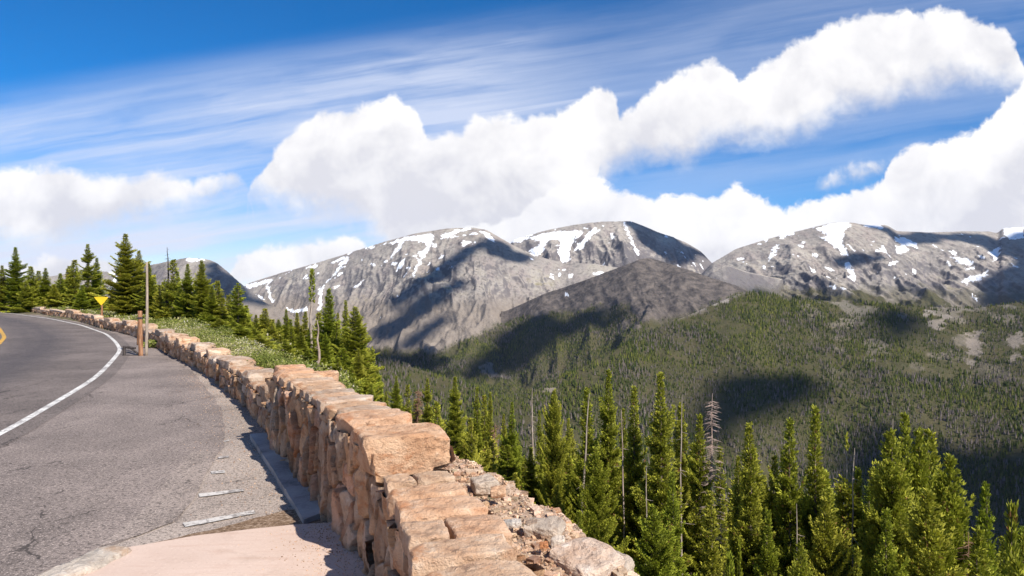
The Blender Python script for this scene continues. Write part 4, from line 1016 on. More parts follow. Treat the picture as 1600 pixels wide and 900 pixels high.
def crown(seed, H, R, nb=190, start=.03, bald=0.0, lean=.25, shape=.8, clump=1.0, one_sided=0.0):
    """spire of upswept sprays made of small needle blades; returns verts, quads, tip value, leaf random"""
    r = np.random.default_rng(seed)
    nb = int(nb*.62)
    t_ = (np.arange(nb)+r.uniform(0, 1, nb))/nb; t_ = start+(1-start)*t_**.88
    az = np.arange(nb)*2.39996+r.normal(0, .5, nb)
    prof = (1-t_)**shape*np.clip((1-t_)/.16, .10, 1)**.4*np.clip((t_-start)/.10+.55, 0, 1)
    lump = .25+1.4*fbm(np.cos(az)*1.3+seed, t_*10+np.sin(az)*1.3, 3, seed)
    L = R*prof*lump*r.choice([.5, .8, 1.05, 1.4], nb)*r.uniform(.85, 1.15, nb)+.07
    if one_sided: L *= 1-one_sided*np.clip(np.cos(az-1.0), 0, 1)
    if bald:
        g = fbm(t_*7+seed, t_*0+2, 2, seed); L = np.where(g < bald, L*.22, L)
    C_, D_, W_, T_ = [], [], [], []
    for i in range(nb):
        if L[i] < .06: continue
        n = max(2, int(L[i]/.06)); q = (np.arange(n)+.6)/n
        rad = L[i]*q; c, s = math.cos(az[i]), math.sin(az[i])
        sweep = r.uniform(.7, 1.5); dr = r.uniform(.8, 2.0)
        dz = -lean*rad*(1-t_[i]*.9)*dr+.70*sweep*rad*rad/max(L[i], .2)*(.5+t_[i])
        wmax = np.minimum(.42*L[i]*np.sin(np.pi*np.clip(q*.80+.12, 0, 1)), .26)+.03
        m = np.maximum(1, (wmax/.055).astype(int))
        for k in range(n):
            offs = (np.arange(m[k]*2+1)-m[k])/max(m[k], 1)*wmax[k]
            for o_ in offs:
                thick = r.uniform(-.035, .05)
                C_.append((c*rad[k]-s*o_, s*rad[k]+c*o_, t_[i]*H+dz[k]-abs(o_)*.22+thick))
                sd = o_/(wmax[k]+1e-6)
                D_.append((c*.9-s*sd*.7, s*.9+c*sd*.7, .45+.5*t_[i])); W_.append(1.0)
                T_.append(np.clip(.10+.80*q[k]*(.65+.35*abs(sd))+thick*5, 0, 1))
    # leader
    for k in range(10):
        C_.append((0, 0, H*(.965+.035*k/9))); D_.append((r.normal(0, .3), r.normal(0, .3), 1)); W_.append(.7); T_.append(.8)
    C_ = np.array(C_); D_ = np.array(D_); T_ = np.array(T_); n = len(C_)
    rep = 4; C2 = np.repeat(C_, rep, 0)+r.normal(0, .016*clump, (n*rep, 3)); D2 = np.repeat(D_, rep, 0)+r.normal(0, .42, (n*rep, 3)); D2 /= np.linalg.norm(D2, axis=1, keepdims=True)
    N2 = r.normal(0, 1, D2.shape)+np.array([0, 0, .8]); Sd = np.cross(D2, N2); Sd /= np.linalg.norm(Sd, axis=1, keepdims=True)+1e-9
    ln = r.uniform(.06, .13, (n*rep, 1)); wd = r.uniform(.011, .021, (n*rep, 1))
    a = C2-Sd*wd*.6; b_ = C2+Sd*wd*.6; c_ = C2+D2*ln+Sd*wd*.5; d_ = C2+D2*ln-Sd*wd*.5
    mid1 = C2+D2*ln*.5+Sd*wd*1.3; mid2 = C2+D2*ln*.5-Sd*wd*1.3
    V = np.stack([a, b_, mid1, mid2, mid2, mid1, c_, d_], 1).reshape(-1, 3)
    m = n*rep; i8 = np.arange(m)[:, None]*8; Fq = np.concatenate([i8+np.array([0, 1, 2, 3]), i8+np.array([4, 5, 6, 7])])
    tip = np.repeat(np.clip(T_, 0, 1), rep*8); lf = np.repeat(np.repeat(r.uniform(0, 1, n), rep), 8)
    return V, Fq, tip, lf
PROTO = {}
def proto(kind):
    if kind in PROTO: return PROTO[kind]
    spec = dict(
        a=dict(seed=1, H=12, R=1.45, nb=380, shape=.95), b=dict(seed=2, H=12, R=1.25, nb=360, shape=.85, bald=.40),
        c=dict(seed=3, H=12, R=1.65, nb=400, shape=1.0), d=dict(seed=4, H=12, R=1.15, nb=330, shape=.8, bald=.43, one_sided=.4),
        e=dict(seed=5, H=12, R=1.4, nb=360, shape=.9, bald=.38), f=dict(seed=6, H=12, R=1.9, nb=420, shape=.70, lean=.12),
        g=dict(seed=7, H=12, R=1.3, nb=340, shape=1.05), h=dict(seed=8, H=12, R=1.15, nb=340, shape=.62, bald=.42),
        i=dict(seed=9, H=5, R=.95, nb=160, shape=1.1), j=dict(seed=10, H=5, R=.7, nb=160, shape=.95), k=dict(seed=11, H=5, R=.62, nb=150, shape=.75, bald=.42),
        l=dict(seed=12, H=5, R=1.1, nb=160, shape=1.0, lean=.35), m=dict(seed=13, H=5, R=.8, nb=160, shape=.95, bald=.36))[kind]
    sd = spec.pop('seed'); H = spec.pop('H'); R = spec.pop('R')
    V, Fq, tip, lf = crown(sd, H, R, **spec)
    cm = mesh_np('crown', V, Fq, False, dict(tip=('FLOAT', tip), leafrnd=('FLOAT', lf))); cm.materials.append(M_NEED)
    (tv, tf), _ = trunk_mesh('trunk', H*.985, .085*H/8+.02, sd+50, dead=26)
    tm = mesh_np('trunk', tv, tf, True); tm.materials.append(M_BARK if kind not in 'dh' else M_DEAD)
    PROTO[kind] = (H, R, cm, tm); return PROTO[kind]
def fir(kind, x, y, ztop, width, label, group=None, name='fir_tree', zb=None, rz=None):
    H, R, cm, tm = proto(kind); z0 = zat(x, y) if zb is None else zb
    h = max(ztop-z0, .5); sz = h/H; sw_ = width/(2*R*1.05)*max(1, min(1.9, h/6.5))
    o = empty(name, (x, y, z0), rz if rz is not None else random.uniform(0, 6.28), (sw_, sw_, sz))
    tag(o, label, 'tree', group)
    c = bpy.data.objects.new('crown', cm); C.objects.link(c); c.parent = o
    t = bpy.data.objects.new('trunk', tm); C.objects.link(t); t.parent = o
    return o
def fir_px(kind, px, ytop, D, wpx, label, group, **k):
    x = (px-CX)/F*D; zt = CH-(ytop-HY)/F*D
    return fir(kind, x, D, zt, wpx*D/F, label, group, **k)

G_L = 'firs along the left bank behind the low wall'; G_R = 'firs on the slope below the near wall'; G_B = 'firs further down the slope'
# px, top y, depth, width px, proto, label
LEFT = [
 (3,415,50,34,'g','dark fir cut off by the left edge of the photo'), (24,387,50,44,'a','tall narrow fir standing highest of those at the far left edge'),
 (48,417,52,30,'j','slim fir immediately right of the tall one at the left edge'), (71,419,52,34,'g','pointed fir, last of the dense left edge clump'),
 (60,424,58,26,'j','small fir tucked between two firs in the left edge clump'), (94,428,50,32,'i','low bushy fir left of the thin topped fir behind the wall'),
 (107,416,52,34,'e','fir with a sparse top, third left of the yellow sign'), (116,407,49,34,'j','pointed bright fir, second left of the thin topped fir'),
 (137,382,43,38,'b','tall thin fir with a bare stretch below its tuft, left of the yellow sign'), (151,403,44,36,'g','narrow fir rising right behind the yellow sign'),
 (128,446,42,30,'i','short bushy fir below the thin topped fir'), (175,462,40,30,'l','short bushy fir right of the yellow sign'),
 (196,366,33,74,'c','tallest darkest fir at the left, close behind the snow pole'), (217,392,34,40,'b','fir with a dead spiky tip behind the snow pole'),
 (232,412,32,36,'e','fir just right of the snow pole'), (249,446,31,30,'i','small fir right of the snow pole'),
 (270,407,30,32,'k','sparse olive fir beside the dead black spire'), (281,452,28,36,'i','bushy light green fir left of the two pointed firs'),
 (293,413,27,42,'a','pointed fir, left one of the pair right of the dead spire'), (315,407,26,44,'e','pointed fir, right one of the pair right of the dead spire'),
 (331,447,25,40,'g','full fir between the pointed pair and the fir by the end of the bank'), (347,466,25,26,'k','thin fir with a patchy crown left of the fir by the bank end'),
 (371,443,24,36,'m','fir with a knobbly crown standing alone over the flowery bank'), (360,496,23,30,'i','small bushy fir at the foot of the knobbly one'),
 (393,511,23,28,'i','small pointed dark fir, first right of the knobbly fir'), (403,505,26,26,'j','thin fir, second right of the knobbly fir'),
 (414,483,25,28,'j','slim fir with a pointed top, third right of the knobbly fir'), (424,506,23,36,'l','broad low fir left of the raised wall end'),
 (440,514,28,22,'j','thin short fir right of the broad low one'), (447,484,27,26,'g','pale slim fir above the raised wall end, left'),
 (464,489,26,30,'a','fir above the raised wall end, middle'), (477,487,26,28,'e','fir above the raised wall end, left of the tufted snag'),
 (514,452,24,46,'e','fir with an open crown right of the tufted snag'), (555,480,22,46,'h','dark fir with a rounded club top left of the open valley'),
 (536,545,21,58,'l','broad bright fir filling the space behind the raised wall end'), (505,560,19,50,'l','low bright fir behind the coping at the raised wall end'),
 (568,585,20,34,'i','small bright fir at the foot of the club topped fir'), (460,545,22,44,'l','low spreading fir directly above the wall corner'),
 (300,470,32,36,'i','small fir behind the pointed pair'), (206,455,37,50,'l','low spreading fir under the tallest left fir'), (330,492,24,40,'l','low bushy fir at the edge of the flowery bank'),
 (222,470,33,40,'i','short fir behind the wooden post'), (262,474,30,36,'l','low fir at the foot of the dead black spire'), (40,440,48,36,'l','low dark fir at the foot of the left edge clump'),
 (84,446,49,34,'i','low fir behind the wall left of the sign'),
]
LEFT += [
 (380,500,24,26,'j','thin fir just behind the knobbly fir'),
 (386,530,22,26,'i','small fir at the right foot of the knobbly fir'),
 (322,462,29,28,'g','slim fir between the right pointed fir and its neighbour'),
 (340,488,25,26,'i','small fir at the left foot of the knobbly fir'),
 (352,508,23,26,'l','low bushy fir touching the left foot of the knobbly fir'),
 (430,535,21,34,'l','low rounded fir just beyond the raised wall end'),
 (455,512,25,24,'j','slim fir between the two pale firs over the wall corner'),
 (485,510,22,30,'e','open fir overlapping the tufted snag'),
 (495,540,20,36,'g','fir right at the foot of the tufted snag'),
 (525,505,23,32,'j','slim fir behind the open crowned fir'),
 (545,520,23,32,'e','fir between the open crowned fir and the club topped one'),
 (286,470,30,28,'i','small fir just left of the left pointed fir'),
 (307,462,29,26,'j','slim fir in the gap of the pointed pair'),
 (244,474,31,30,'l','low fir right of the timber post'),
 (397,548,19,34,'l','low fir at the edge of the flowers, nearest the knobbly fir'),
 (418,558,18,30,'l','lowest small fir against the flowers left of the raised wall end'),
 (470,520,21,36,'g','full fir low beside the tufted snag'),
 (508,520,20,34,'c','full fir just right of the tufted snag'),
 (560,545,20,40,'c','full bright fir under the club topped fir'),
 (365,530,21,30,'l','low fir growing out of the flowers under the knobbly fir')]
LEFT += [
 (342,520,21,40,'l','rounded shrubby fir hugging the flowers, nearest the road wall'),
 (375,548,18.5,40,'l','shrubby fir in the flowers below the knobbly fir'),
 (405,565,16.5,36,'l','shrubby fir rising just over the last low coping stones'),
 (432,560,17.5,44,'l','shrubby bright fir directly over the raised wall end'),
 (452,552,18.5,44,'l','shrubby bright fir, second over the raised wall end'),
 (480,548,18.5,48,'c','bright fir seen over the corner of the raised wall'),
 (500,575,17,44,'l','low bright fir behind the reddish bare trunk'),
 (528,560,18,50,'c','bright fir seen over the raised coping, left of the broad bright fir'),
 (548,575,17,50,'l','low bright fir in front of the broad bright fir'),
 (318,505,24,34,'l','shrubby fir under the right pointed fir'),
 (296,495,26,34,'l','shrubby fir under the left pointed fir'),
 (276,490,28,32,'l','shrubby fir beneath the sparse olive fir'),
 (390,532,20,32,'g','slim green fir above the shrubby ones right of the knobbly fir'),
 (437,525,21,34,'g','slim green fir above the raised wall end')]
LEFT += [
 (425,500,30,26,'j','slender fir spire behind the broad low fir'),
 (400,492,32,24,'g','slender fir spire behind the slim third one right of the knobbly fir'),
 (453,500,30,26,'j','slender fir spire behind the pale slim fir'),
 (528,490,28,30,'g','slender fir spire right of the open crowned fir'),
 (540,470,26,34,'g','tall slender fir left of the club topped fir'),
 (568,520,26,30,'j','slim fir tip at the right flank of the club topped fir'),
 (498,490,27,28,'j','slender fir spire close behind the tufted snag'),
 (240,430,36,26,'j','slender fir spire behind the fir beside the pole'),
 (277,425,34,24,'j','slender fir spire between the black spire and the pointed pair'),
 (305,440,33,24,'k','patchy slender fir spire seen in the gap of the pointed pair'),
 (340,440,33,26,'j','slender fir spire behind the thin patchy fir'),
 (357,462,31,24,'j','slender fir spire at the left shoulder of the knobbly fir'),
 (384,478,31,24,'j','slender fir spire at the right shoulder of the knobbly fir'),
 (350,480,29,24,'g','small dark fir between the thin patchy one and the knobbly one'),
 (580,600,18,44,'c','full fir hugging the outside of the tall coping, left of the first small tips'),
 (446,575,13,30,'l','tiny bright fir peeping over the corner stone of the raised wall')]
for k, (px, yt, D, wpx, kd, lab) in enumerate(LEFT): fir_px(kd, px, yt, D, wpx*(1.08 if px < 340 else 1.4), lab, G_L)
RIGHT = [
 (592,588,34,26,'j','small fir tip just above the near coping, far left of the row'), (603,612,36,22,'g','smaller fir tip beside the first one above the coping'), (619,588,33,30,'a','fir with a neat pointed top, third from the left above the coping'),
 (637,603,36,22,'k','thin fir tip left of the rusty topped tree'), (668,592,30,30,'b','fir with sparse top rising behind the leafy bush'), (683,630,17,64,'l','broad bright low fir leaning out from the raised coping block'),
 (711,590,25,56,'c','thick dark fir right of the raised coping block'), (745,606,26,40,'g','fir of medium height right of the thick dark one'), (757,620,30,30,'j','slim fir in the second rank right of the thick dark one'),
 (766,614,29,30,'e','fir behind the small tips, fourth right of the raised block'), (787,648,26,34,'g','short fir left of the bare grey snag'), (800,630,25,44,'a','pointed bright fir left of the bare grey snag'),
 (843,643,28,34,'g','short dark fir right of the bare grey snag'), (866,610,22,60,'f','bright leafy fir with a rounded crooked top'), (888,655,30,40,'g','dark fir behind the curved white snag'),
 (917,608,22,62,'e','fir with bright tips right of the curved white snag'), (951,580,23,60,'c','tallest dark fir in the middle of the row'), (974,640,27,36,'g','fir squeezed between the two tall middle firs'),
 (991,607,21,64,'a','tall bright fir, second of the three tall middle firs'), (1032,585,20,76,'c','tall bright fir, rightmost of the three tall middle firs'), (1064,632,22,54,'e','bright fir left of the grey dead spruce'),
 (1093,650,21,50,'b','fir with a dead needle thin tip left of the grey dead spruce'), (1153,715,22,40,'g','shorter fir behind the right side of the grey dead spruce'), (1171,664,20,60,'e','fir with a slightly bent olive tip right of the grey dead spruce'),
 (1210,715,21,40,'h','narrow patchy fir beside the one with the thin white trunk'), (1222,705,24,36,'d','ragged fir showing a pale trunk'), (1234,658,20,54,'b','tall fir with an open top left of the tallest right fir'),
 (1274,640,20,62,'a','tallest pointed fir of the right group'), (1324,680,19,60,'d','half bare fir with a long pale trunk on its left side'), (1341,735,19,54,'c','full fir under the half bare one'),
 (1370,738,22,36,'g','slim dark fir left of the broad leafy trees'), (1391,676,17,84,'f','broad leafy fir with a dead forked top'), (1414,650,18,46,'h','olive fir spire rising beside the dead fork'),
 (1436,674,18,66,'f','broad fir with an orange tinged crown right of the dead fork'), (1453,676,19,60,'h','bent round topped fir in the broad leafy clump'), (1485,716,18,90,'f','widest fir with outstretched boughs at the right of the clump'),
 (1540,758,20,52,'e','grey green fir standing apart near the right edge'), (1581,796,22,34,'j','small pointed fir at the right edge'), (1155,845,19,34,'i','small dark young fir in front at the bottom of the frame'),
 (1600,840,20,44,'g','fir cut off at the lower right corner'),
 (1020,790,15.5,120,'f','large bright leafy fir low in the middle foreground'), (1050,740,17,90,'c','bright full fir below the three tall middle firs'), (930,700,19,90,'f','bright drooping fir in front of the curved white snag'),
 (870,760,20,70,'c','fir low in front left of the curved white snag'), (1110,770,17,80,'e','fir in front of the foot of the grey dead spruce'), (1200,800,17,80,'c','full fir low in front of the patchy narrow one'),
 (1290,780,17,90,'f','bright bushy fir at the foot of the tallest right fir'), (1385,800,15,100,'c','big bright fir low under the broad leafy clump'), (1450,770,15.5,120,'f','bright spreading fir at the bottom of the broad leafy clump'),
 (1530,830,16,90,'e','bright fir at the bottom right below the grey green one'), (830,700,24,60,'c','bright fir behind the rubble, left of the leafy crooked one'), (760,690,24,50,'c','fir directly behind the raised coping block'),
 (735,655,21,50,'l','bright bushy fir at the shoulder of the raised coping block'), (805,740,21,60,'e','fir just above the small grey boulder'), (905,800,18,80,'c','fir standing above the pale boulder'),
 (960,860,15,90,'l','low bright fir next to the rubble edge'), (1250,850,15.5,90,'f','low bright fir at the bottom right of centre'), (1340,860,14.5,80,'c','low fir at the bottom, left of the spreading one'),
 (1590,880,15,80,'l','low bright fir in the lower right corner'), (650,625,34,26,'j','little fir tip behind the rusty topped tree'), (1125,700,25,44,'g','dark fir behind the grey dead spruce'),
 (1505,800,20,60,'g','dark fir filling the gap left of the grey green one'), (1060,700,24,50,'g','dark fir behind the bright full one'), (1140,870,15.5,70,'l','low bright fir beside the small young one'),
]
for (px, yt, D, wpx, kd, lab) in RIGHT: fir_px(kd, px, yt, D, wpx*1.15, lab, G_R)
# farther firs down the slope: they close the gaps between the near ones
MARKS = [(600,'the small tips above the coping'),(653,'the rusty topped tree'),(711,'the thick dark fir'),(772,'the short rusty fir'),(800,'the pointed bright fir'),(828,'the bare grey snag'),(866,'the leafy crooked fir'),
 (903,'the curved white snag'),(951,'the tallest middle fir'),(991,'the second tall middle fir'),(1032,'the rightmost tall middle fir'),(1114,'the grey dead spruce'),(1171,'the fir with bent olive tip'),(1210,'the narrow patchy fir'),
 (1234,'the tall open topped fir'),(1274,'the tallest right fir'),(1324,'the half bare fir'),(1394,'the dead fork'),(1436,'the orange tinged fir'),(1485,'the widest fir'),(1540,'the lone grey green fir'),(1581,'the small pointed right edge fir')]
MARKS_L = [(24,'the tall left edge fir'),(71,'the last left edge fir'),(107,'the sparse topped fir'),(137,'the thin topped fir'),(159,'the yellow sign'),(196,'the tallest left fir'),(232,'the snow pole'),(262,'the dead black spire'),(293,'the left pointed fir'),
 (315,'the right pointed fir'),(371,'the knobbly fir'),(414,'the slim pointed fir'),(447,'the pale slim fir'),(488,'the tufted snag'),(514,'the open crowned fir'),(555,'the club topped fir')]
ORD = ['first', 'second', 'third', 'fourth', 'fifth', 'sixth', 'seventh', 'eighth', 'ninth', 'tenth', 'eleventh', 'twelfth', 'thirteenth']
def back_rank(recs, marks, phrase, group):
    buckets = {}
    for r_ in recs:
        m = min(marks, key=lambda q: abs(q[0]-r_[0])); side = 'left' if r_[0] < m[0] else 'right'
        buckets.setdefault((m, side), []).append(r_)
    for (m, side), L in buckets.items():
        L.sort(key=lambda q: abs(q[0]-m[0]))
        for k, (px, kd, x, D, zt, wd, zb, rz) in enumerate(L):
            fir(kd, x, D, zt, wd, f'dark fir {phrase}, {ORD[k]} to the {side} of {m[1]}', group, zb=zb, rz=rz)
BR = random.Random(4); recs = []; tries = 0
while len(recs) < 95 and tries < 4000:
    tries += 1
    px = BR.uniform(570, 1630); D = BR.uniform(24, 52)
    lim = 628+.10*(px-600) if px < 1100 else 690+.22*(px-1100)
    yt = BR.uniform(lim, lim+170); x = (px-CX)/F*D; zb = zat(x, D); zt = CH-(yt-HY)/F*D
    if not 3.0 < zt-zb < 19 or any(abs(px-q[0]) < 14 and abs(D-q[3]) < 8 for q in recs): continue
    recs.append((px, 'abceghm'[BR.randrange(7)], x, D, zt, BR.uniform(1.6, 2.5), zb, BR.uniform(0, 6)))
back_rank(recs, MARKS, 'down the slope', G_B)
BR = random.Random(9); recs = []; tries = 0
while len(recs) < 78 and tries < 4000:
    tries += 1
    px = BR.uniform(-10, 590); D = BR.uniform(36, 75); x = (px-CX)/F*D
    sd = float(wall_dist(np.array([x]), np.array([D]))[0][0])
    if sd < 3 or any(abs(px-q[0]) < 5 for q in recs): continue
    yt = BR.uniform(0, 42)+(440 if px < 330 else 466+(px-330)*.30); zb = zat(x, D); zt = CH-(yt-HY)/F*D
    if zt-zb < 1.5: continue
    recs.append((px, 'acegijm'[BR.randrange(7)], x, D, zt, BR.uniform(1.4, 2.2), zb, BR.uniform(0, 6)))
back_rank(recs, MARKS_L, 'back on the bank', 'firs further back behind the left bank')

# ------------------------------------------------------------------ dead trees
def snag(px, yt, D, r0, dead, label, mat=M_DEAD, tuft=None, lean=(0, 0), seed=1, zb=None):
    x = (px-CX)/F*D; zt = CH-(yt-HY)/F*D; z0 = zat(x, D); H = zt-z0
    o = empty('dead_tree', (x, D, z0)); tag(o, label, 'dead tree')
    r = np.random.default_rng(seed); n = 16; q = np.linspace(0, 1, n); P = np.stack([lean[0]*q**1.5+np.cumsum(r.normal(0, .02, n)), lean[1]*q+np.cumsum(r.normal(0, .02, n)), -.6+q*(H+.6)], 1)
    tv, tf = tube(P, r0*(1-q)**.8+.008, 8); link('trunk', mesh_np('trunk', tv, tf, True), mat, o)
    parts = []
    for i in range(dead):
        t_ = r.uniform(.15, .98); a = r.uniform(0, 6.28); L = r.uniform(.5, 1)*((1-t_)*H*.14+.10)
        k = np.linspace(0, 1, 5); p0 = np.array([np.interp(t_, q, P[:, j]) for j in range(3)]); c = np.array([math.cos(a), math.sin(a), 0])
        pts = p0+k[:, None]*c*L; pts[:, 2] += (-.35*k+.12*k*k)*L
        parts.append(tube(pts, .009*(1-k*.7), 3))
        if dead > 100:
            for j in range(5):
                kk = r.uniform(.3, 1); b0 = p0+kk*c*L+np.array([0, 0, (-.35*kk+.12*kk*kk)*L]); dd = c*.6+np.array([-c[1], c[0], 0])*r.choice([-1, 1])*.8+np.array([0, 0, -.25]); l2 = r.uniform(.08, .2)
                parts.append(tube(b0+np.linspace(0, 1, 3)[:, None]*dd*l2, [.006, .005, .003], 3))
    if parts: v, f = merge(parts); link('branches', mesh_np('branches', v, f, False), mat, o)
    if tuft:
        V, Fq, tip, lf = crown(seed+70, tuft, .08, nb=40, start=.0, shape=.3); V[:, :2] *= .5; V[:, 2] += H-tuft; V[:, 0] += P[-1, 0]; V[:, 1] += P[-1, 1]
        link('crown', mesh_np('crown', V, Fq, False, dict(tip=('FLOAT', tip), leafrnd=('FLOAT', lf))), M_NEED, o)
    return o
M_BLACK = mat_bark('dark_dead_wood', (.03, .025, .025), (.09, .075, .07)); M_PINK = mat_bark('bleached_dead_wood', (.26, .18, .15), (.46, .36, .31))
snag(262, 386, 30, .07, 60, 'dead black spire with short bare twigs among the left firs', M_BLACK, seed=3)
snag(488, 424, 22, .06, 40, 'bare grey snag with one green tuft at its top, above the raised wall end', M_DEAD, tuft=1.0, seed=4)
snag(499, 500, 18.5, .06, 12, 'short bare reddish trunk standing right behind the raised wall end', M_PINK, seed=5)
snag(828, 606, 26, .08, 30, 'bare grey snag with a rusty tip left of the leafy crooked fir', M_DEAD, seed=6)
snag(903, 612, 21, .06, 14, 'curved white snag leaning right in the middle of the row', M_DEAD, lean=(.35, 0), seed=7)
snag(1114, 614, 21, .10, 420, 'large grey dead spruce with dense bare drooping branches', M_PINK, seed=8)
snag(1394, 655, 17, .07, 16, 'dead forked top poking out of the broad leafy firs', M_DEAD, seed=9)
snag(975, 640, 20.5, .035, 10, 'thin pale bare trunk between the tall middle firs', M_PINK, seed=10)
snag(1005, 730, 17, .03, 16, 'thin white bare trunk low among the tall middle firs', M_DEAD, seed=11)
snag(1326, 700, 17.5, .04, 12, 'long pale bare trunk before the half bare fir', M_DEAD, lean=(.12, 0), seed=12)
snag(1243, 790, 17, .03, 14, 'slender white stem at the foot of the open topped fir', M_DEAD, seed=13)
snag(653, 608, 31, .10, 260, 'rusty brown dead fir above the coping, right of the small tips', M_RUST, seed=14)
snag(772, 660, 28, .10, 200, 'short rusty dead fir in the rank right of the thick dark fir', M_RUST, seed=15)
snag(1062, 620, 20.5, .05, 20, 'dead needle thin tip beside the tall bright fir', M_DEAD, seed=16)
snag(1518, 830, 17, .07, 240, 'small rusty dead fir left of the grey green fir', M_RUST, seed=17)

# ------------------------------------------------------------------ ground cover on the bank: one mass
def mat_cover():
    m, t, b, co = material('bank_leaves', .8, .2)
    lf = t.attr('leafrnd', out='Fac')
    col = t.ramp(lf, [(0, (.06, .085, .018)), (.35, (.17, .20, .035)), (.60, (.32, .33, .09)), (.76, (.44, .38, .20)), (.90, (.60, .54, .40)), (1, (.70, .64, .52))])
    t.l.new(col, b.inputs['Base Color'])
    tr = t.n.new('ShaderNodeBsdfTranslucent'); t.l.new(col, tr.inputs['Color'])
    ms = t.n.new('ShaderNodeMixShader'); ms.inputs[0].default_value = .3
    t.l.new(b.outputs[0], ms.inputs[1]); t.l.new(tr.outputs[0], ms.inputs[2]); t.l.new(ms.outputs[0], t.n['Material Output'].inputs['Surface']); return m
M_COVER = mat_cover()
def cover(name, X, Y, Zp, hgt, per, label, seed, size=.035, shrubby=0.0):
    r = np.random.default_rng(seed); n = len(X); N = n*per
    cx = np.repeat(X, per)+r.normal(0, .06, N); cy = np.repeat(Y, per)+r.normal(0, .06, N); hh = np.repeat(hgt, per)
    cz = np.repeat(Zp, per)+hh*r.uniform(0, 1, N)**.7
    D = np.stack([r.normal(0, 1, N), r.normal(0, 1, N), r.uniform(-.1, 1.4, N)], 1); D /= np.linalg.norm(D, axis=1, keepdims=True)
    S_ = np.cross(D, r.normal(0, 1, (N, 3))); S_ /= np.linalg.norm(S_, axis=1, keepdims=True)+1e-9
    ln = r.uniform(.6, 1.5, (N, 1))*size; wd = ln*r.uniform(.2, .42, (N, 1)); c = np.stack([cx, cy, cz], 1)
    V = np.stack([c, c+D*ln*.5+S_*wd, c+D*ln, c+D*ln*.5-S_*wd], 1).reshape(-1, 3); Fq = np.arange(N*4).reshape(-1, 4)
    pr = np.repeat(np.clip(fbm(X*1.1, Y*1.1, 3, seed+40)*1.7-.45+r.normal(0, .12, n), 0, 1), per); lf = np.clip(pr*.55+r.uniform(0, .5, N)+.12*(hh > .2)-.05, 0, 1); top = (cz-np.repeat(Zp, per))/np.maximum(hh, .05)
    lf = np.where(top > .8, lf, np.minimum(lf, .84))
    o = link(name, mesh_np(name, V, Fq, False, dict(leafrnd=('FLOAT', np.repeat(lf, 4)))), M_COVER); tag(o, label, kind='stuff'); return o
X, Y, Zp, w, s = wall_points(14000, S_COR+1.3, sy(24), TH+.03, 3.4, 1.1)
cover('bank_plants', X, Y, Zp, .03+.30*fbm(X*1.3, Y*1.3, 3, 3)**1.5+.14*(rng.uniform(0, 1, len(X)) > .88), 15, 'low green plants and pale flowers covering the bank behind the low wall', 1, .030)
X, Y, Zp, w, s = wall_points(6000, sy(22), sy(60), TH+.03, 6)
cover('bank_plants', X, Y, Zp, .1+.3*fbm(X*.9, Y*.9, 3, 4), 12, 'green plants on the bank behind the far wall', 2, .07)
X, Y, Zp, w, s = wall_points(9000, sy(7), sy(30), 3.2, 16)
cover('undergrowth', X, Y, Zp, .15+.4*fbm(X*.8, Y*.8, 3, 5), 12, 'low shrubs and young growth under the firs', 3, .06)
X, Y, Zp, w, s = wall_points(5000, sy(-4), sy(7), 2.2, 18)
cover('undergrowth', X, Y, Zp, .15+.4*fbm(X*.8, Y*.8, 3, 6), 12, 'low shrubs on the steep slope under the near wall', 4, .06)
# weeds at the foot of the far wall, road side: small separate tufts
for k, (px, py, h) in enumerate([(80,488,.38),(100,492,.42),(137,499,.50),(147,500,.40),(66,487,.30),(180,511,.22),(241,543,.16),(31,486,.25)]):
    x, y = gp(px, py); m = 40; X = x+rng.normal(0, .13, m); Y = y+rng.normal(0, .13, m)
    o = cover('weed_clump', X, Y, np.zeros(m), np.full(m, h), 26, None, 20+k, .07)
    del o['kind']
    lab = ['green weed clump at the far wall foot, fifth from the wooden post', 'green weed clump at the wall foot, fourth from the wooden post','largest green weed clump at the wall foot below the yellow sign','green weed clump at the wall foot touching the largest one','small weed clump at the wall foot near the left edge, beyond the others','small weed clump between the largest clump and the wooden post','little weed tuft in the gap of the wall just right of the wooden post','faint weed clump at the wall foot close to the left edge'][k]
    tag(o, lab, 'plant', 'weeds at the foot of the far wall')

# ------------------------------------------------------------------ roadside posts and sign
def cyl(name, p0, p1, r0, r1, mat, parent, k=14, bend=0.0):
    q = np.linspace(0, 1, 9); P = np.array(p0)+q[:, None]*(np.array(p1)-np.array(p0)); P[:, 0] += bend*np.sin(q*math.pi)
    rr = r0+(r1-r0)*q; v, f = tube(P, rr, k); n = len(v)
    me = mesh_any(name, v, [tuple(a) for a in f]+[tuple(range(n-k, n)), tuple(range(k))[::-1]], True); return link(name, me, mat, parent)
mw, t, b, co = material('weathered_post_wood', .85, .15)
n = t.noise(t.vmath('MULTIPLY', co, (9, 9, 1)), 4, 7, .7, .5); t.l.new(t.ramp(n, [(.3, (.12, .05, .03)), (.5, (.30, .15, .08)), (.7, (.48, .28, .17))]), b.inputs['Base Color']); t.l.new(t.bump(n, .8, .02), b.inputs['Normal'])
mpale, t, b, co = material('pale_pole_wood', .8, .2)
n = t.noise(t.vmath('MULTIPLY', co, (9, 9, 1)), 4, 6, .7, .4); t.l.new(t.ramp(n, [(.3, (.17, .12, .09)), (.6, (.42, .34, .27))]), b.inputs['Base Color'])
bx_, by_ = gp(222, 556)
post = empty('wooden_post', (bx_-.03, by_, 0)); tag(post, 'thick brown round timber post split near its foot, beside the tall pale pole', 'post')
cyl('shaft', (0, 0, -.1), (-.04, .02, 1.16), .058, .052, mw, post)
cyl('brace', (-.10, .03, .28), (-.07, .03, .95), .028, .026, mw, post)
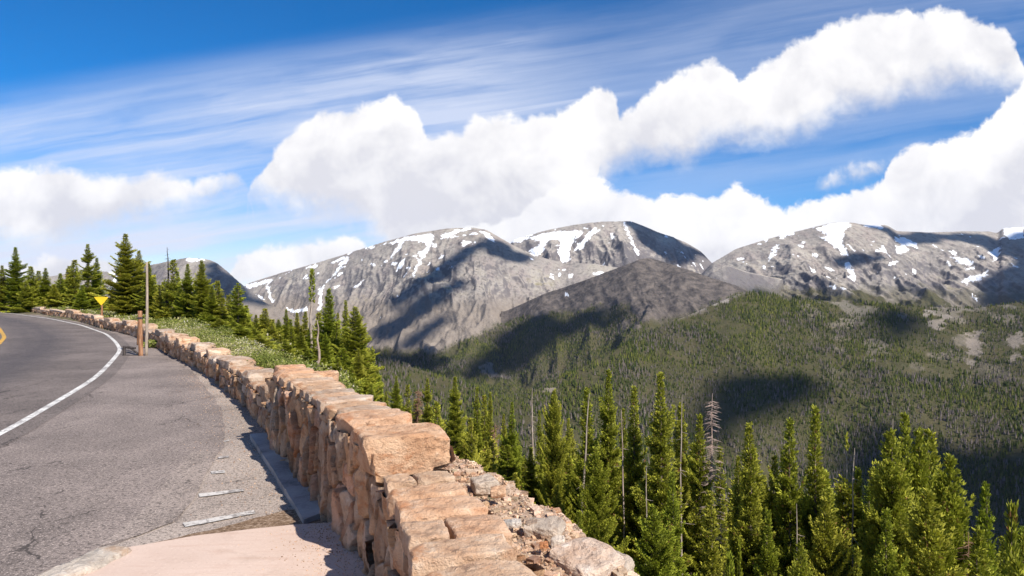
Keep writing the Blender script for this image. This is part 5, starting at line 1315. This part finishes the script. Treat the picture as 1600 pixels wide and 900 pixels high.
for zz, nm in ((.95, 'band'),):
    cyl(nm, (-.035, .015, zz), (-.036, .016, zz+.05), .062, .062, M_BLACK, post)
pole = empty('snow_pole', (bx_+.085, by_+.03, 0)); tag(pole, 'tall thin pale snow pole standing against the brown timber post', 'pole')
cyl('shaft', (0, 0, -.1), (.02, 0, 2.42), .040, .026, mpale, pole, bend=.015)
vdir = np.array([bx_, by_])/math.hypot(bx_, by_)  # edge-on plate added to the pole for the shadow it casts
me = mesh_any('shadow_plate', [(0,-.004,1.95),(vdir[0]*.34,vdir[1]*.34-.004,1.95),(vdir[0]*.34,vdir[1]*.34-.004,2.35),(0,-.004,2.35),(.008,.004,1.95),(vdir[0]*.34+.008,vdir[1]*.34+.004,1.95),(vdir[0]*.34+.008,vdir[1]*.34+.004,2.35),(.008,.004,2.35)],
              [(0,1,2,3),(7,6,5,4),(0,4,5,1),(1,5,6,2),(2,6,7,3),(3,7,4,0)]); link('shadow_plate', me, mpale, pole)
# unclear dark shape built as low bracket on the asphalt beside the post
br = empty('dark_bars', (*gp(203, 556), 0)); tag(br, 'low dark bracket standing on the asphalt left of the timber post', 'bars')
def bar(name, a, b, r_): return cyl(name, a, b, r_, r_, M_BLACK, br, 6)
bar('leg', (-.15, 0, 0), (-.15, 0, .25), .035); bar('crossbar', (-.17, 0, .23), (.14, 0, .20), .032); bar('strut', (0, 0, .21), (.26, .02, .01), .024); bar('foot', (-.19, 0, .01), (.24, .02, .012), .012)
# triangular yellow sign
ysx, ysy, Ds = 159, 470, 31.8; xs_ = (ysx-CX)/F*Ds
sg = empty('road_sign', (xs_, Ds, zat(xs_, Ds))); zg = sg.location.z
tag(sg, 'yellow downward pointing triangle sign on a brown post behind the far wall', 'sign')
my, t, b, co = material('yellow_sign_paint', .45, .4); t.l.new(t.mix(t.mapr(t.noise(co, 6, 4), .3, .7), (.80, .50, .02), (.86, .58, .03)), b.inputs['Base Color'])
zt = CH-(464-HY)/F*Ds-zg; zl = CH-(477.5-HY)/F*Ds-zg; hw = 11.6/F*Ds
tri = []; cr = .03
corners = [(-hw, zt), (hw, zt), (0, zl)]
for i, (cx_, cz_) in enumerate(corners):
    pa, pb = np.array(corners[i-1]), np.array(corners[(i+1) % 3]); c = np.array((cx_, cz_))
    u1 = (pa-c)/np.linalg.norm(pa-c); u2 = (pb-c)/np.linalg.norm(pb-c)
    for q in np.linspace(0, 1, 4): tri.append(tuple(c+u1*cr*(1-q)+u2*cr*q))
n = len(tri); v = [(a, -.05, c) for a, c in tri]+[(a, -.045, c) for a, c in tri]
me = mesh_any('panel', v, [tuple(range(n)), tuple(range(2*n-1, n-1, -1))]+[(i, i+n, (i+1) % n+n, (i+1) % n) for i in range(n)]); link('panel', me, my, sg)
cyl('post', (0, 0, -.3), (0, 0, zt-.02), .045, .04, mw, sg)
